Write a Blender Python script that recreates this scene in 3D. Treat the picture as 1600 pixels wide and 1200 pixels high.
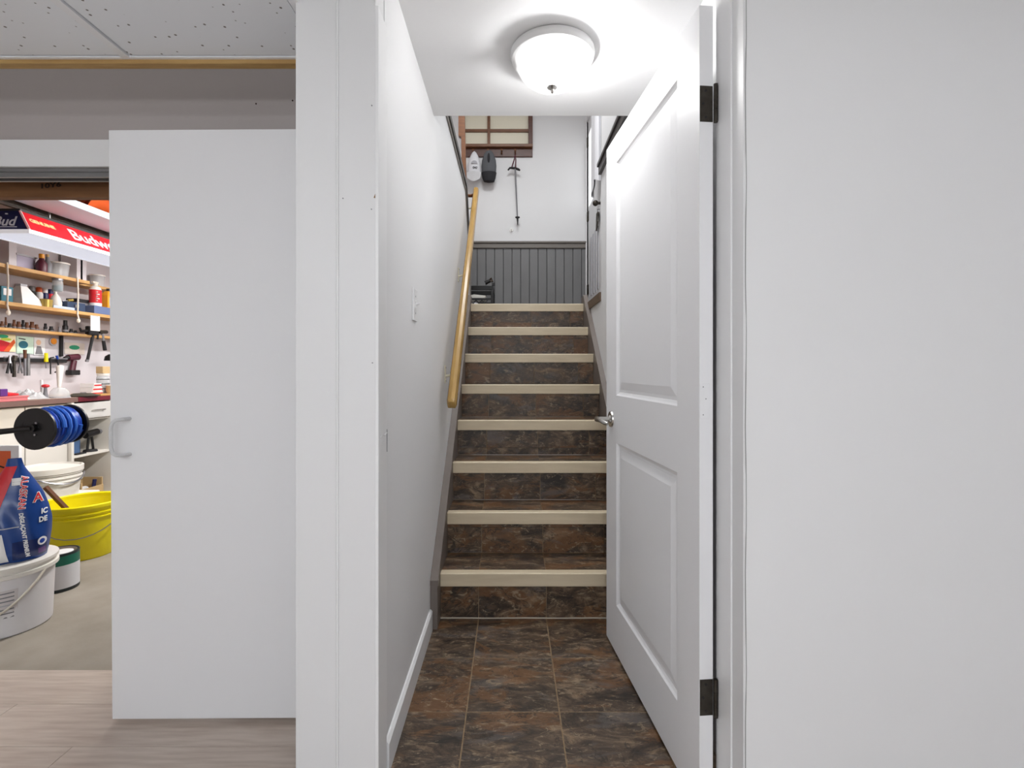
import bpy, bmesh, math, random
from mathutils import Vector, Matrix
random.seed(7)
for o in list(bpy.data.objects): bpy.data.objects.remove(o)
S = bpy.context.scene; COL = S.collection
# ------------------------------------------------------------ camera
H, F, CX, CY = 1.12, 785.0, 799.0, 577.0
cam = bpy.data.cameras.new('camera'); cam.sensor_width = 36; cam.lens = F/1600*36
cam.shift_x = (800-CX)/1600; cam.shift_y = -(600-CY)/1600; cam.clip_start = .02
co = bpy.data.objects.new('camera', cam); COL.objects.link(co)
co.location = (0, 0, H); co.rotation_euler = (math.pi/2, 0, 0); S.camera = co
# ------------------------------------------------------------ world and light
w = bpy.data.worlds.new('world'); S.world = w; w.use_nodes = True
w.node_tree.nodes['Background'].inputs[0].default_value = (1, 1, 1, 1)
w.node_tree.nodes['Background'].inputs[1].default_value = .25
S.view_settings.view_transform = 'Standard'; S.view_settings.look = 'None'
S.view_settings.exposure = 0.95; S.view_settings.gamma = 1; S.view_settings.use_curve_mapping = False
def area(name, loc, sx, sy, power, col=(1, 1, 1), rot=(0, 0, 0)):
    l = bpy.data.lights.new(name, 'AREA'); l.shape = 'RECTANGLE'; l.size = sx; l.size_y = sy
    l.energy = power; l.color = col
    o = bpy.data.objects.new(name, l); COL.objects.link(o); o.location = loc; o.rotation_euler = rot
    return o
def point(name, loc, power, size, col=(1, 1, 1)):
    l = bpy.data.lights.new(name, 'POINT'); l.energy = power; l.shadow_soft_size = size; l.color = col
    o = bpy.data.objects.new(name, l); COL.objects.link(o); o.location = loc; return o
ADDED_ROOM_LAMPS = [(-1.15, -1.0, 1.975), (.75, -1.9, 1.975)]
for p in ADDED_ROOM_LAMPS: point('added_room_light', p, 9, .07, (.95, .98, 1))  # globe lights added behind the camera to light the room
ADDED_FLOOR_LAMP = (-.12, -1.35, 1.42)
point('added_floor_light', ADDED_FLOOR_LAMP, 31, .09, (.95, .98, 1))  # added light, out of view, lifting the lower hallway walls
area('stairwell_lamp_light', (.05, 3.3, 4.02), .7, .7, 20, (.97, .99, 1))
area('unseen_workshop_light', (-1.55, 3.3, 1.93), .12, 1.2, 25, (1, .98, .96), (0, math.radians(25), 0))  # unseen area lights without fixtures, placed to brighten the workshop
area('unseen_workshop_light', (-2.9, 4.6, 2.25), .12, 1.2, 17, (1, .98, .96))

# ------------------------------------------------------------ helpers
def lin(c): return tuple(((v/255)/12.92 if v/255 <= .04045 else ((v/255+.055)/1.055)**2.4) for v in c)
MATS = {}
def mat(name, rgb, rough=.6, metal=0, noise=None, bump=None, rgb2=None, emit=0, stretch=None, spec=.5):
    """rgb sRGB 0-255; noise=(scale, mix) blends to rgb2; bump=(scale, strength)"""
    if name in MATS: return MATS[name]
    m = bpy.data.materials.new(name); m.use_nodes = True; nt = m.node_tree; b = nt.nodes['Principled BSDF']
    b.inputs['Base Color'].default_value = (*lin(rgb), 1); b.inputs['Roughness'].default_value = rough
    b.inputs['Metallic'].default_value = metal; b.inputs['Specular IOR Level'].default_value = spec
    tc = None
    def coords():
        t = nt.nodes.new('ShaderNodeTexCoord'); mp = nt.nodes.new('ShaderNodeMapping')
        nt.links.new(t.outputs['Object'], mp.inputs[0])
        if stretch: mp.inputs['Scale'].default_value = stretch
        oi = nt.nodes.new('ShaderNodeObjectInfo'); mu = nt.nodes.new('ShaderNodeMath'); mu.operation = 'MULTIPLY'; mu.inputs[1].default_value = 13
        nt.links.new(oi.outputs['Random'], mu.inputs[0]); nt.links.new(mu.outputs[0], mp.inputs['Location'])
        return mp
    if noise or bump: tc = coords()
    if noise:
        n = nt.nodes.new('ShaderNodeTexNoise'); n.inputs['Scale'].default_value = noise[0]; n.inputs['Detail'].default_value = 6
        nt.links.new(tc.outputs[0], n.inputs['Vector'])
        r = nt.nodes.new('ShaderNodeValToRGB'); r.color_ramp.elements[0].position = .5-.5*(1-noise[1]); r.color_ramp.elements[1].position = .75
        r.color_ramp.elements[0].color = (*lin(rgb), 1); r.color_ramp.elements[1].color = (*lin(rgb2 or rgb), 1)
        r.color_ramp.elements[0].position = .35
        nt.links.new(n.outputs[0], r.inputs[0]); nt.links.new(r.outputs[0], b.inputs['Base Color'])
    if bump:
        n = nt.nodes.new('ShaderNodeTexNoise'); n.inputs['Scale'].default_value = bump[0]; n.inputs['Detail'].default_value = 4
        nt.links.new(tc.outputs[0], n.inputs['Vector'])
        bp = nt.nodes.new('ShaderNodeBump'); bp.inputs['Strength'].default_value = bump[1]; bp.inputs['Distance'].default_value = .004
        nt.links.new(n.outputs[0], bp.inputs['Height']); nt.links.new(bp.outputs[0], b.inputs['Normal'])
    if emit:
        b.inputs['Emission Color'].default_value = (*lin(rgb), 1); b.inputs['Emission Strength'].default_value = emit
    MATS[name] = m; return m
def stone_mat():
    m = bpy.data.materials.new('slate_vinyl_tile'); m.use_nodes = True; nt = m.node_tree; b = nt.nodes['Principled BSDF']; L = nt.links.new
    N = lambda t: nt.nodes.new('ShaderNode'+t)
    tc, oi, mu, ad, mp = N('TexCoord'), N('ObjectInfo'), N('Math'), N('VectorMath'), N('Mapping')
    mu.operation = 'MULTIPLY'; mu.inputs[1].default_value = 37; L(oi.outputs['Random'], mu.inputs[0])
    rt = N('Math'); rt.operation = 'MULTIPLY'; rt.inputs[1].default_value = 1.2; L(oi.outputs['Random'], rt.inputs[0])
    mp.inputs['Scale'].default_value = (1, 2.2, 1.9); L(tc.outputs['Object'], mp.inputs[0]); L(rt.outputs[0], mp.inputs['Rotation'])
    L(mp.outputs[0], ad.inputs[0]); L(mu.outputs[0], ad.inputs[1])
    def noise(s, d, ds, r=.6):
        n = N('TexNoise'); n.inputs['Scale'].default_value = s; n.inputs['Detail'].default_value = d; n.inputs['Distortion'].default_value = ds; n.inputs['Roughness'].default_value = r
        L(ad.outputs[0], n.inputs['Vector']); return n
    def ramp(n, els):
        r = N('ValToRGB'); e = r.color_ramp.elements
        e[0].position, e[1].position = els[0][0], els[-1][0]; e[0].color = (*els[0][1], 1); e[1].color = (*els[-1][1], 1)
        for p, c in els[1:-1]: q = e.new(p); q.color = (*c, 1)
        L(n.outputs[0], r.inputs[0]); return r
    def mix(f, a, c):
        x = N('MixRGB'); L(f.outputs[0], x.inputs[0]); L(a.outputs[0], x.inputs[1]); x.inputs[2].default_value = (*lin(c), 1); return x
    g = lambda v: (v, v, v)
    base = ramp(noise(7, 12, .9, .72), [(.36, lin((28, 20, 15))), (.45, lin((60, 46, 35))), (.54, lin((86, 68, 52))), (.66, lin((140, 117, 92)))])
    c1 = mix(ramp(noise(2.4, 10, .9, .65), [(.52, g(0)), (.57, g(.7))]), base, (112, 75, 42))          # ochre patches
    c2 = mix(ramp(noise(3.4, 10, .8, .65), [(.55, g(0)), (.62, g(.6))]), c1, (94, 88, 85))             # grey patches
    fl = ramp(noise(18, 10, 1.2, .75), [(.555, g(0)), (.62, g(.8))]); c3 = mix(fl, c2, (150, 132, 108))   # pale flakes
    ck = ramp(noise(4.2, 5, 1.2), [(.484, g(0)), (.5, g(.85)), (.516, g(0))]); c4 = mix(ck, c3, (34, 26, 20))  # clefts
    L(c4.outputs[0], b.inputs['Base Color']); b.inputs['Roughness'].default_value = .4
    bp = N('Bump'); bp.inputs['Strength'].default_value = .7; bp.inputs['Distance'].default_value = .008; L(base.outputs[0], bp.inputs['Height']); L(bp.outputs[0], b.inputs['Normal'])
    return m
def acoustic_mat():
    m = bpy.data.materials.new('acoustic_tile'); m.use_nodes = True; nt = m.node_tree; b = nt.nodes['Principled BSDF']; L = nt.links.new
    N = lambda t: nt.nodes.new('ShaderNode'+t)
    tc, v, r = N('TexCoord'), N('TexVoronoi'), N('ValToRGB'); v.inputs['Scale'].default_value = 38
    L(tc.outputs['Object'], v.inputs['Vector']); L(v.outputs['Distance'], r.inputs[0])
    e = r.color_ramp.elements; e[0].position = .11; e[0].color = (*lin((120, 116, 114)), 1); e[1].position = .16; e[1].color = (*lin((234, 238, 243)), 1)
    L(r.outputs[0], b.inputs['Base Color']); b.inputs['Roughness'].default_value = .95
    return m
def glass_mat(name, rgb, trans=.6, rough=.1, emit=0):
    if name in MATS: return MATS[name]
    m = bpy.data.materials.new(name); m.use_nodes = True; nt = m.node_tree; L = nt.links.new
    out = nt.nodes['Material Output']; b = nt.nodes['Principled BSDF']
    b.inputs['Base Color'].default_value = (*lin(rgb), 1); b.inputs['Roughness'].default_value = rough
    if emit: b.inputs['Emission Color'].default_value = (*lin(rgb), 1); b.inputs['Emission Strength'].default_value = emit
    t = nt.nodes.new('ShaderNodeBsdfTransparent'); mx = nt.nodes.new('ShaderNodeMixShader'); mx.inputs[0].default_value = trans
    L(b.outputs[0], mx.inputs[1]); L(t.outputs[0], mx.inputs[2]); L(mx.outputs[0], out.inputs[0])
    MATS[name] = m; return m

class M:
    def __init__(s): s.v = []; s.f = []
    def add(s, vs, fs):
        k = len(s.v); s.v += [Vector(p) for p in vs]; s.f += [tuple(i+k for i in f) for f in fs]; return s
    def box(s, a, b):
        (x0, y0, z0), (x1, y1, z1) = a, b
        return s.add([(x0,y0,z0),(x1,y0,z0),(x1,y1,z0),(x0,y1,z0),(x0,y0,z1),(x1,y0,z1),(x1,y1,z1),(x0,y1,z1)],
                     [(0,3,2,1),(4,5,6,7),(0,1,5,4),(1,2,6,5),(2,3,7,6),(3,0,4,7)])
    def cbox(s, c, d): return s.box([c[i]-d[i]/2 for i in range(3)], [c[i]+d[i]/2 for i in range(3)])
    def loft(s, rings, close=True, cap=True):
        n = len(rings[0]); vs = [p for r in rings for p in r]; fs = []
        for i in range(len(rings)-1):
            for j in range(n if close else n-1):
                k = (j+1) % n; fs.append((i*n+j, i*n+k, (i+1)*n+k, (i+1)*n+j))
        if cap and close: fs += [tuple(range(n))[::-1], tuple((len(rings)-1)*n+j for j in range(n))]
        return s.add(vs, fs)
    def tube(s, pts, r, n=8, cap=True):
        pts = [Vector(p) for p in pts]; rs = r if isinstance(r, (list, tuple)) else [r]*len(pts); rings = []
        up = None
        for i, p in enumerate(pts):
            t = (pts[min(i+1, len(pts)-1)]-pts[max(i-1, 0)]).normalized()
            if up is None: up = t.orthogonal().normalized()
            a = (up-t*up.dot(t)).normalized(); b = t.cross(a); up = a
            rings.append([p+(a*math.cos(2*math.pi*j/n)+b*math.sin(2*math.pi*j/n))*rs[i] for j in range(n)])
        return s.loft(rings, True, cap)
    def cyl(s, p, q, r, r2=None, n=16): return s.tube([p, q], [r, r if r2 is None else r2], n)
    def ring(s, prof, n=44): return s.lathe(prof+[prof[0]], (0, 0, 0), n, 1, 1, False)
    def lathe(s, prof, c=(0, 0, 0), n=28, sx=1, sy=1, cap=True):
        rings = [[(c[0]+max(r, 1e-4)*sx*math.cos(2*math.pi*j/n), c[1]+max(r, 1e-4)*sy*math.sin(2*math.pi*j/n), c[2]+z) for j in range(n)] for r, z in prof]
        return s.loft(rings, True, cap)
    def prism(s, poly, axis, lo, hi):
        def mk(p, t): return {'x': (t, p[0], p[1]), 'y': (p[0], t, p[1]), 'z': (p[0], p[1], t)}[axis]
        return s.loft([[mk(p, lo) for p in poly], [mk(p, hi) for p in poly]])
    def ball(s, c, r, n=14):
        r = r if isinstance(r, (list, tuple)) else (r, r, r)
        return s.loft([[(c[0]+r[0]*max(math.sin(math.pi*i/n), .01)*math.cos(2*math.pi*j/n), c[1]+r[1]*max(math.sin(math.pi*i/n), .01)*math.sin(2*math.pi*j/n), c[2]+r[2]*math.cos(math.pi*i/n)) for j in range(n)] for i in range(n+1)])
    def grid(s, fn, nu, nv): return s.loft([[fn(i/nu, j/nv) for j in range(nv+1)] for i in range(nu+1)], close=False)
    def rings(s, x0, x1, z0, z1, steps, y=0):
        """panel in the xz plane: nested rectangles (inset, depth)"""
        R = [[(x0+i, y+d, z0+i), (x1-i, y+d, z0+i), (x1-i, y+d, z1-i), (x0+i, y+d, z1-i)] for i, d in steps]
        s.loft(R, True, False); k = len(s.v); s.f.append((k-4, k-3, k-2, k-1)); return s
    def xf(s, mtx): s.v = [mtx @ p for p in s.v]; return s
def mesh(name, m, material, smooth=False):
    me = bpy.data.meshes.new(name); me.from_pydata([tuple(p) for p in m.v], [], m.f)
    bm = bmesh.new(); bm.from_mesh(me); bmesh.ops.recalc_face_normals(bm, faces=bm.faces)
    if smooth:
        for f in bm.faces: f.smooth = True
        for e in bm.edges:
            if len(e.link_faces) == 2 and e.calc_face_angle(0) > .6: e.smooth = False
    bm.to_mesh(me); bm.free(); me.materials.append(material); return me
def O(name, m, material, parent=None, smooth=False, bevel=0, label=None, loc=None, rot=None):
    me = m if isinstance(m, bpy.types.Mesh) else mesh(name, m, material, smooth)
    o = bpy.data.objects.new(name, me); COL.objects.link(o)
    if parent: o.parent = parent
    if loc: o.location = loc
    if rot: o.rotation_euler = rot
    if bevel:
        b = o.modifiers.new('bevel', 'BEVEL'); b.width = bevel; b.segments = 2; b.limit_method = 'ANGLE'; b.angle_limit = .6
    if label: o['label'] = label
    return o
def T(name, label, cat, loc=(0, 0, 0), rot=(0, 0, 0), group=None, kind=None):
    o = bpy.data.objects.new(name, None); COL.objects.link(o); o.location = loc; o.rotation_euler = rot; o.empty_display_size = .05
    o['label'] = label; o['category'] = cat
    if group: o['group'] = group
    if kind: o['kind'] = kind
    return o
def tag(o, label, cat, group=None, kind=None):
    o['label'] = label; o['category'] = cat
    if group: o['group'] = group
    if kind: o['kind'] = kind
    return o
def struct(name, m, material, label, cat, bevel=0, smooth=False): return tag(O(name, m, material, None, smooth, bevel), label, cat, None, 'structure')
def text(name, s, size, material, parent, fn, extrude=.0006, bold=0, spacing=1.0):
    """fn maps (u, v, depth) of the lettering, centred, to the parent's space"""
    cu = bpy.data.curves.new(name, 'FONT'); cu.body = s; cu.size = size; cu.extrude = extrude; cu.offset = bold; cu.space_character = spacing
    cu.align_x = 'CENTER'; cu.align_y = 'CENTER'; cu.resolution_u = 3
    t = bpy.data.objects.new(name, cu); COL.objects.link(t)
    me = bpy.data.meshes.new_from_object(t.evaluated_get(bpy.context.evaluated_depsgraph_get()))
    bpy.data.objects.remove(t)
    for v in me.vertices: v.co = Vector(fn(v.co.x, v.co.y, v.co.z))
    me.materials.clear(); me.materials.append(material)
    o = bpy.data.objects.new(name, me); COL.objects.link(o); o.parent = parent; return o
def X(px, d): return (px-CX)*d/F          # world x of an image column at depth d
def Z(py, d): return H-(py-CY)*d/F        # world z of an image row at depth d
PI = math.pi

# ------------------------------------------------------------ materials
paint = mat('white_wall_paint', (230, 230, 231), .55, bump=(60, .05))
paint2 = mat('white_ceiling_paint', (228, 228, 229), .7, bump=(80, .06))
trimw = mat('white_trim_paint', (236, 236, 237), .35)
doorw = mat('white_door_paint', (236, 236, 238), .45, bump=(90, .03))
slabw = mat('white_slab_paint', (232, 232, 234), .38, bump=(70, .03))
panelw = mat('white_panel_paint', (226, 226, 227), .45)
crack = mat('old_caulk', (150, 150, 148), .8)
rawwood = mat('raw_wood_chip', (134, 102, 70), .8)
tile = stone_mat(); grout = mat('tan_grout', (148, 126, 98), .9, noise=(40, .5), rgb2=(116, 94, 72))
nosem = mat('beige_vinyl_nosing', (214, 199, 172), .42, noise=(7, .5), rgb2=(203, 187, 159), stretch=(1, 8, 8))
skirtm = mat('grey_brown_paint', (122, 113, 107), .4, noise=(5, .5), rgb2=(112, 102, 96))
grey = mat('grey_board_paint', (124, 124, 125), .5, noise=(4, .5), rgb2=(117, 117, 118))
greycap = mat('grey_cap_paint', (122, 116, 110), .45)
darktrim = mat('charcoal_trim_paint', (70, 69, 70), .35)
gold = mat('golden_varnished_wood', (172, 138, 78), .22, noise=(5, .5), rgb2=(150, 116, 60), stretch=(6, 1, 1))
ivory = mat('ivory_metal', (222, 216, 196), .35)
brown = mat('brown_stained_wood', (120, 78, 48), .4, noise=(9, .5), rgb2=(98, 60, 38), stretch=(1, 1, 6))
brown2 = mat('dark_red_wood', (92, 56, 44), .4, noise=(9, .5), rgb2=(74, 44, 36), stretch=(1, 1, 6))
chrome = mat('satin_nickel', (190, 188, 184), .25, 1)
darkmet = mat('dark_bronze_metal', (74, 70, 64), .45, .7, noise=(30, .5), rgb2=(52, 46, 40))
black = mat('black_plastic', (16, 16, 18), .4); blackm = mat('black_matte', (26, 25, 27), .7)
concrete = mat('concrete', (156, 148, 136), .8, noise=(3.5, .5), rgb2=(130, 122, 109), bump=(30, .25))
lamin = mat('laminate_plank', (198, 184, 172), .4, noise=(5, .5), rgb2=(174, 157, 144), stretch=(1.2, 14, 1))
acoust = acoustic_mat(); alu = mat('white_aluminium', (234, 236, 240), .4); metal = mat('galvanised_metal', (150, 150, 150), .4, .8)
pine = mat('pine_board', (206, 164, 104), .55, noise=(5, .5), rgb2=(180, 132, 74), stretch=(10, 1.2, 10))
joistm = mat('joist_lumber', (134, 92, 56), .75, noise=(4, .5), rgb2=(108, 70, 40), stretch=(1, 8, 8))
whitep = mat('white_plastic', (226, 222, 214), .4); clearp = glass_mat('cloudy_plastic', (205, 208, 210), .35, .25)
yellow = mat('yellow_plastic', (236, 220, 12), .35); blue = mat('blue_plastic', (20, 62, 156), .35); navy = mat('navy_film', (20, 62, 132), .28)
navy2 = mat('dark_navy_print', (24, 32, 84), .4); red = mat('red_print', (206, 34, 44), .4); orange = mat('orange_print', (222, 96, 40), .5)
white = mat('white_print', (232, 232, 232), .5); green = mat('green_print', (20, 104, 84), .45); green2 = mat('bright_green_print', (40, 150, 110), .5)
teal = mat('teal_print', (40, 112, 130), .5); cream = mat('cream_paint', (214, 206, 192), .5); card = mat('cardboard', (196, 168, 124), .8)
burg = mat('burgundy_edge', (110, 30, 44), .4); wshop = mat('workshop_wall_paint', (206, 202, 206), .7); pink = mat('pink_plastic', (222, 128, 130), .5)
grey1 = mat('grey_plastic', (120, 120, 124), .5); lgrey = mat('light_grey_print', (176, 176, 182), .6); steel = mat('steel', (160, 160, 165), .35, .9)
maroon = mat('maroon_plastic', (84, 32, 48), .4); amber = mat('amber_plastic', (236, 160, 36), .4); purple = mat('purple_print', (98, 52, 130), .4)
goldtin = mat('gold_tin', (186, 160, 84), .35, .6); inkm = mat('ink', (52, 34, 24), .9); glass = glass_mat('clear_glass', (226, 230, 230), .6, .05)
rope = mat('white_rope', (226, 218, 204), .8); skyb = mat('pale_blue_board', (192, 208, 218), .5); rust = mat('rust_orange', (196, 88, 52), .6)
dwood = mat('taupe_lumber', (140, 122, 104), .7, noise=(6, .5), rgb2=(112, 96, 82), stretch=(8, 1, 8)); olive = mat('khaki_cloth', (170, 148, 70), .8)
stickm = mat('brown_stick', (98, 60, 38), .7); fcap = mat('grey_felt', (92, 94, 98), .9, bump=(120, .3)); wcap = mat('white_cotton', (226, 226, 230), .85)
capdark = mat('dark_felt', (44, 44, 48), .9)

# ------------------------------------------------------------ floors
fl = struct('floor_tiled', M().box((-.47, 1.27, -.06), (.7, 2.30, -.0012)), grout, 'brown slate-look tiled hallway floor at the foot of the stairs', 'floor')
cols = [-.352, -.147, .157, .461, .595]; rows = [1.27, 1.34, 1.643, 1.95, 2.262]
for i in range(4):
    for j in range(4):
        g = .0021
        O('tile', M().box((cols[i]+g, rows[j]+g, -.006), (cols[i+1]-g, rows[j+1]-g, 0)), tile, fl, bevel=.0008)
fl2 = struct('floor_concrete', M().box((-4.0, 1.87, -.06), (-.47, 5.6, -.001)), concrete, 'bare grey concrete workshop floor', 'floor')
fl3 = struct('floor_laminate', M().box((-2.6, -3.6, -.06), (2.6, 1.27, -.004)).box((-2.6, 1.27, -.06), (-.47, 1.87, -.004)), lamin, 'pale wood laminate plank floor in front of the workshop', 'floor')
for r in range(4):
    y1 = 1.868-r*.19; x = -2.6+(.35, .95, .1, .7)[r]-1.2
    while x < -.5:
        a, b = max(x, -2.6), min(x+1.2, -.475)
        if b > a+.02: O('plank', M().box((a+.0008, y1-.1892, -.004), (b-.0008, y1-.0008, .002)), lamin, fl3)
        x += 1.2

# ------------------------------------------------------------ hallway and stair walls
wl = struct('wall_left', M().prism([(1.386, 0), (4.2, 0), (4.2, 2.0), (3.80, 2.50), (1.386, 2.50)], 'x', -.47, -.35), paint, 'white half wall along the left side of the stairs', 'wall')
for nm, pts in (('cap_rail', [(2.21, 2.50), (3.80, 2.50), (4.2, 2.0), (4.235, 2.0), (3.83, 2.535), (2.21, 2.535)]),):
    O(nm, M().prism(pts, 'x', -.485, -.335), darktrim, wl, label='charcoal cap rail')
    O('cap_moulding', M().prism([(p[0]-.0, p[1]-.03) for p in pts], 'x', -.355, -.343), greycap, wl)
O('wall_end_trim', M().box((-.475, 4.2, 1.63), (-.338, 4.225, 2.0)), greycap, wl)
bb = struct('baseboard_left', M().prism([(-.35, 0), (-.338, 0), (-.338, .082), (-.345, .09), (-.35, .09)], 'y', 1.39, 2.155), trimw, 'white baseboard along the hallway left wall', 'baseboard')
wr = struct('wall_right', M().box((.595, 1.27, 0), (.72, 3.33, 4.1)).box((.595, 3.33, 0), (.72, 3.955, 1.575)), paint, 'white wall behind the open panel door beside the stairs', 'wall')
O('chair_rail', M().box((.575, 2.30, 2.405), (.597, 3.325, 2.475)).box((.565, 2.30, 2.455), (.597, 3.325, 2.478)), darktrim, wr, bevel=.003, label='charcoal chair rail')
struct('trim_1', M().box((.583, 3.33, 1.575), (.72, 3.955, 1.632)), mat('brown_floor_edge', (104, 84, 66), .6), 'brown floor edge strip above the stair side wall', 'trim')
struct('ceiling', M().box((-.35, 1.27, 2.265), (.595, 2.27, 2.49)), paint2, 'low white ceiling over the foot of the stairs', 'ceiling')
struct('wall_stairwell_front', M().box((-1.4, 2.10, 2.545), (.595, 2.20, 4.1)), paint, 'white wall above the low stair ceiling', 'wall')
struct('floor_landing', M().box((-1.4, 3.99, 1.50), (.79, 5.3, 1.628)).box((.722, 3.34, 1.50), (.79, 3.99, 1.628)), mat('landing_vinyl', (104, 86, 70), .5), 'brown landing floor at the top of the stairs', 'floor')
wb = struct('wall_back', M().box((-1.4, 5.3, 1.5), (.9, 5.4, 4.1)), paint, 'white back wall of the stair landing with grey wainscot', 'wall')
capz = Z(388, 5.28); k = 0; x = -1.0
while x < .78:
    O('wainscot_board', M().box((x+.003, 5.283, 1.63), (min(x+.0885, .787), 5.299, capz)), grey, wb, bevel=.003); x += .0915
O('wainscot_backing', M().box((-1.0, 5.295, 1.63), (.788, 5.2995, capz)), mat('dark_grey_groove', (84, 84, 85), .7), wb)
O('wainscot_cap', M().box((-1.0, 5.265, capz), (.788, 5.2995, capz+.05)).box((-1.0, 5.250, capz+.05), (.788, 5.2995, capz+.07)), greycap, wb, bevel=.004)
struct('wall_landing_left', M().box((-1.5, 2.2, 1.5), (-1.4, 5.4, 4.1)), paint, 'white wall beyond the stair half wall', 'wall')
struct('wall_landing_right', M().box((.79, 3.33, 1.5), (.89, 4.38, 4.1)).box((.79, 5.25, 1.5), (.89, 5.3, 4.1)).box((.79, 4.38, 3.72), (.89, 5.25, 4.1)), paint, 'white wall around the landing door', 'wall')
struct('ceiling_stairwell', M().box((-1.5, 2.1, 4.1), (.9, 5.4, 4.2)), paint2, 'white ceiling high above the stair landing', 'ceiling')

# ------------------------------------------------------------ doorway wall and pillar
pl = struct('wall_pillar', M().box((-.554, 1.3062, 0), (-.352, 1.385, 2.5)), panelw, 'white boxed pillar between the slab door and the hallway', 'pillar')
O('panel', M().box((-.557, 1.296, 0), (-.4515, 1.306, 2.5)), panelw, pl, bevel=.002)
O('panel', M().box((-.4475, 1.300, 0), (-.352, 1.306, 2.5)), panelw, pl, bevel=.001)
O('corner_bead', M().cyl((-.4495, 1.299, 0), (-.4495, 1.299, 2.5), .0028, n=8), trimw, pl)
O('chipped_spot', M().prism([(X(584, 1.3), Z(309, 1.3)), (X(590.5, 1.3), Z(311, 1.3)), (X(591, 1.3), Z(298, 1.3)), (X(587, 1.3), Z(302, 1.3))], 'y', 1.2985, 1.301), rawwood, pl, label='bare wood chip in the white paint')
for px, py in ((581, 165), (580.5, 327), (536, 310), (582, 567)):
    O('nail_hole', M().cyl((X(px, 1.3), 1.2985, Z(py, 1.3)), (X(px, 1.3), 1.301, Z(py, 1.3)), .0016, n=8), grey1, pl)
jl = struct('trim_2', M().box((-.352, 1.298, 0), (-.343, 1.385, 2.06)), trimw, 'white door jamb board on the hallway left wall', 'trim', bevel=.0015)
O('paint_crack', M().tube([(-.3425, 1.312, Z(683, 1.33)), (-.3425, 1.335, Z(679, 1.34)), (-.3425, 1.36, Z(680, 1.36)), (-.3425, 1.384, Z(676, 1.38))], .0012, 5), white, jl)
O('jamb_gap', M().box((-.3425, 1.381, Z(706, 1.38)), (-.342, 1.386, Z(671, 1.38))), grey1, jl)
wd = struct('wall_right_front', M().box((.527, 1.13, 0), (2.6, 1.27, 2.5)), paint, 'plain white wall to the right of the hinged door', 'wall')
jr = struct('trim_3', M().box((.518, 1.187, 0), (.528, 1.272, 2.06)), trimw, 'white door jamb carrying the black hinges', 'trim', bevel=.0015)
O('caulk_line', M().tube([(.5275+.0012*math.sin(i*1.9), 1.1305, i*.11) for i in range(20)], .0011, 5), crack, jr)
O('return_board', M().box((.522, 1.131, 0), (.5285, 1.187, 2.06)), panelw, jr)
struct('wall_door_head', M().box((-.352, 1.13, 2.06), (.527, 1.27, 2.5)), paint, 'white wall above the hallway doorway', 'wall')

# ------------------------------------------------------------ main room shell, drop ceiling
cr = struct('ceiling_room', M().box((-2.6, -3.6, 2.085), (2.6, 1.13, 2.2)).box((-2.6, 1.13, 2.085), (-.557, 1.55, 2.2)), mat('ceiling_void', (150, 150, 150), .9), 'suspended ceiling of speckled acoustic tiles', 'ceiling')
tm = mesh('ceiling_tile', M().box((-.288, -.288, 0), (.288, .288, .014)), acoust)
for i in range(9):
    for j in range(9):
        cx, cy = -.866-1.22+.61*i, 1.232-.61*j
        if cy > .9 and cx > -.5 or cx > 2.4: continue
        O('ceiling_tile', tm, None, cr, loc=(cx, cy, 2.071))
bars = M()
for i in range(10):
    x = -2.391+.61*i
    O('grid_bar', M().box((x-.012, -3.6, 2.066), (x+.012, 1.53 if x < -.5 else 1.128, 2.0885)), alu, cr)
for j in range(9):
    y = 1.537-.61*(j+0); O('grid_bar', M().box((-2.6, y-.012, 2.0668), (-.557 if y > 1.13 else 2.6, y+.013, 2.0885)), alu, cr)
struct('trim_4', M().box((-2.6, 1.535, 2.054), (-.557, 1.562, 2.0665)), mat('raw_pine_strip', (186, 152, 96), .6, noise=(6, .5), rgb2=(160, 122, 70), stretch=(1, 10, 10)), 'raw pine strip along the edge of the suspended ceiling', 'trim')
struct('wall_room_left', M().box((-2.7, -3.6, 0), (-2.6, 1.867, 2.5)), paint, 'white side wall of the room', 'wall')
struct('wall_room_right', M().box((2.6, -3.6, 0), (2.7, 1.27, 2.5)), paint, 'white far side wall of the room', 'wall')
struct('wall_room_back', M().box((-2.7, -3.7, 0), (2.7, -3.6, 2.5)), paint, 'white wall behind the viewer', 'wall')
for i, p in enumerate(ADDED_ROOM_LAMPS):  # made-up fixtures around the added globe lights
    t = T('added_globe_lamp', 'small frosted globe lamp added unseen under the suspended ceiling', 'ceiling light', (p[0], p[1], 2.066), group='globe lamps added unseen under the suspended ceiling')
    O('base', M().lathe([(.075, 0), (.07, -.022), (.04, -.03)], n=28), alu, t, smooth=True)
    O('globe', M().ball((0, 0, -.09), .078), glass_mat('globe_glass', (245, 248, 250), .85, .3), t, smooth=True)

fo = T('added_floor_lamp', 'frosted globe floor lamp added unseen on the laminate floor', 'lamp', (ADDED_FLOOR_LAMP[0], ADDED_FLOOR_LAMP[1], -.004))  # made-up stand for the added light, outside the frame
O('foot', M().lathe([(.13, 0), (.13, .012), (.02, .03)], n=32), darkmet, fo, smooth=True); O('pole', M().cyl((0, 0, .02), (0, 0, 1.33), .011), darkmet, fo, smooth=True); O('globe', M().ball((0, 0, 1.424), .1), glass_mat('globe_glass', (245, 248, 250), .85, .3), fo, smooth=True)
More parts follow.
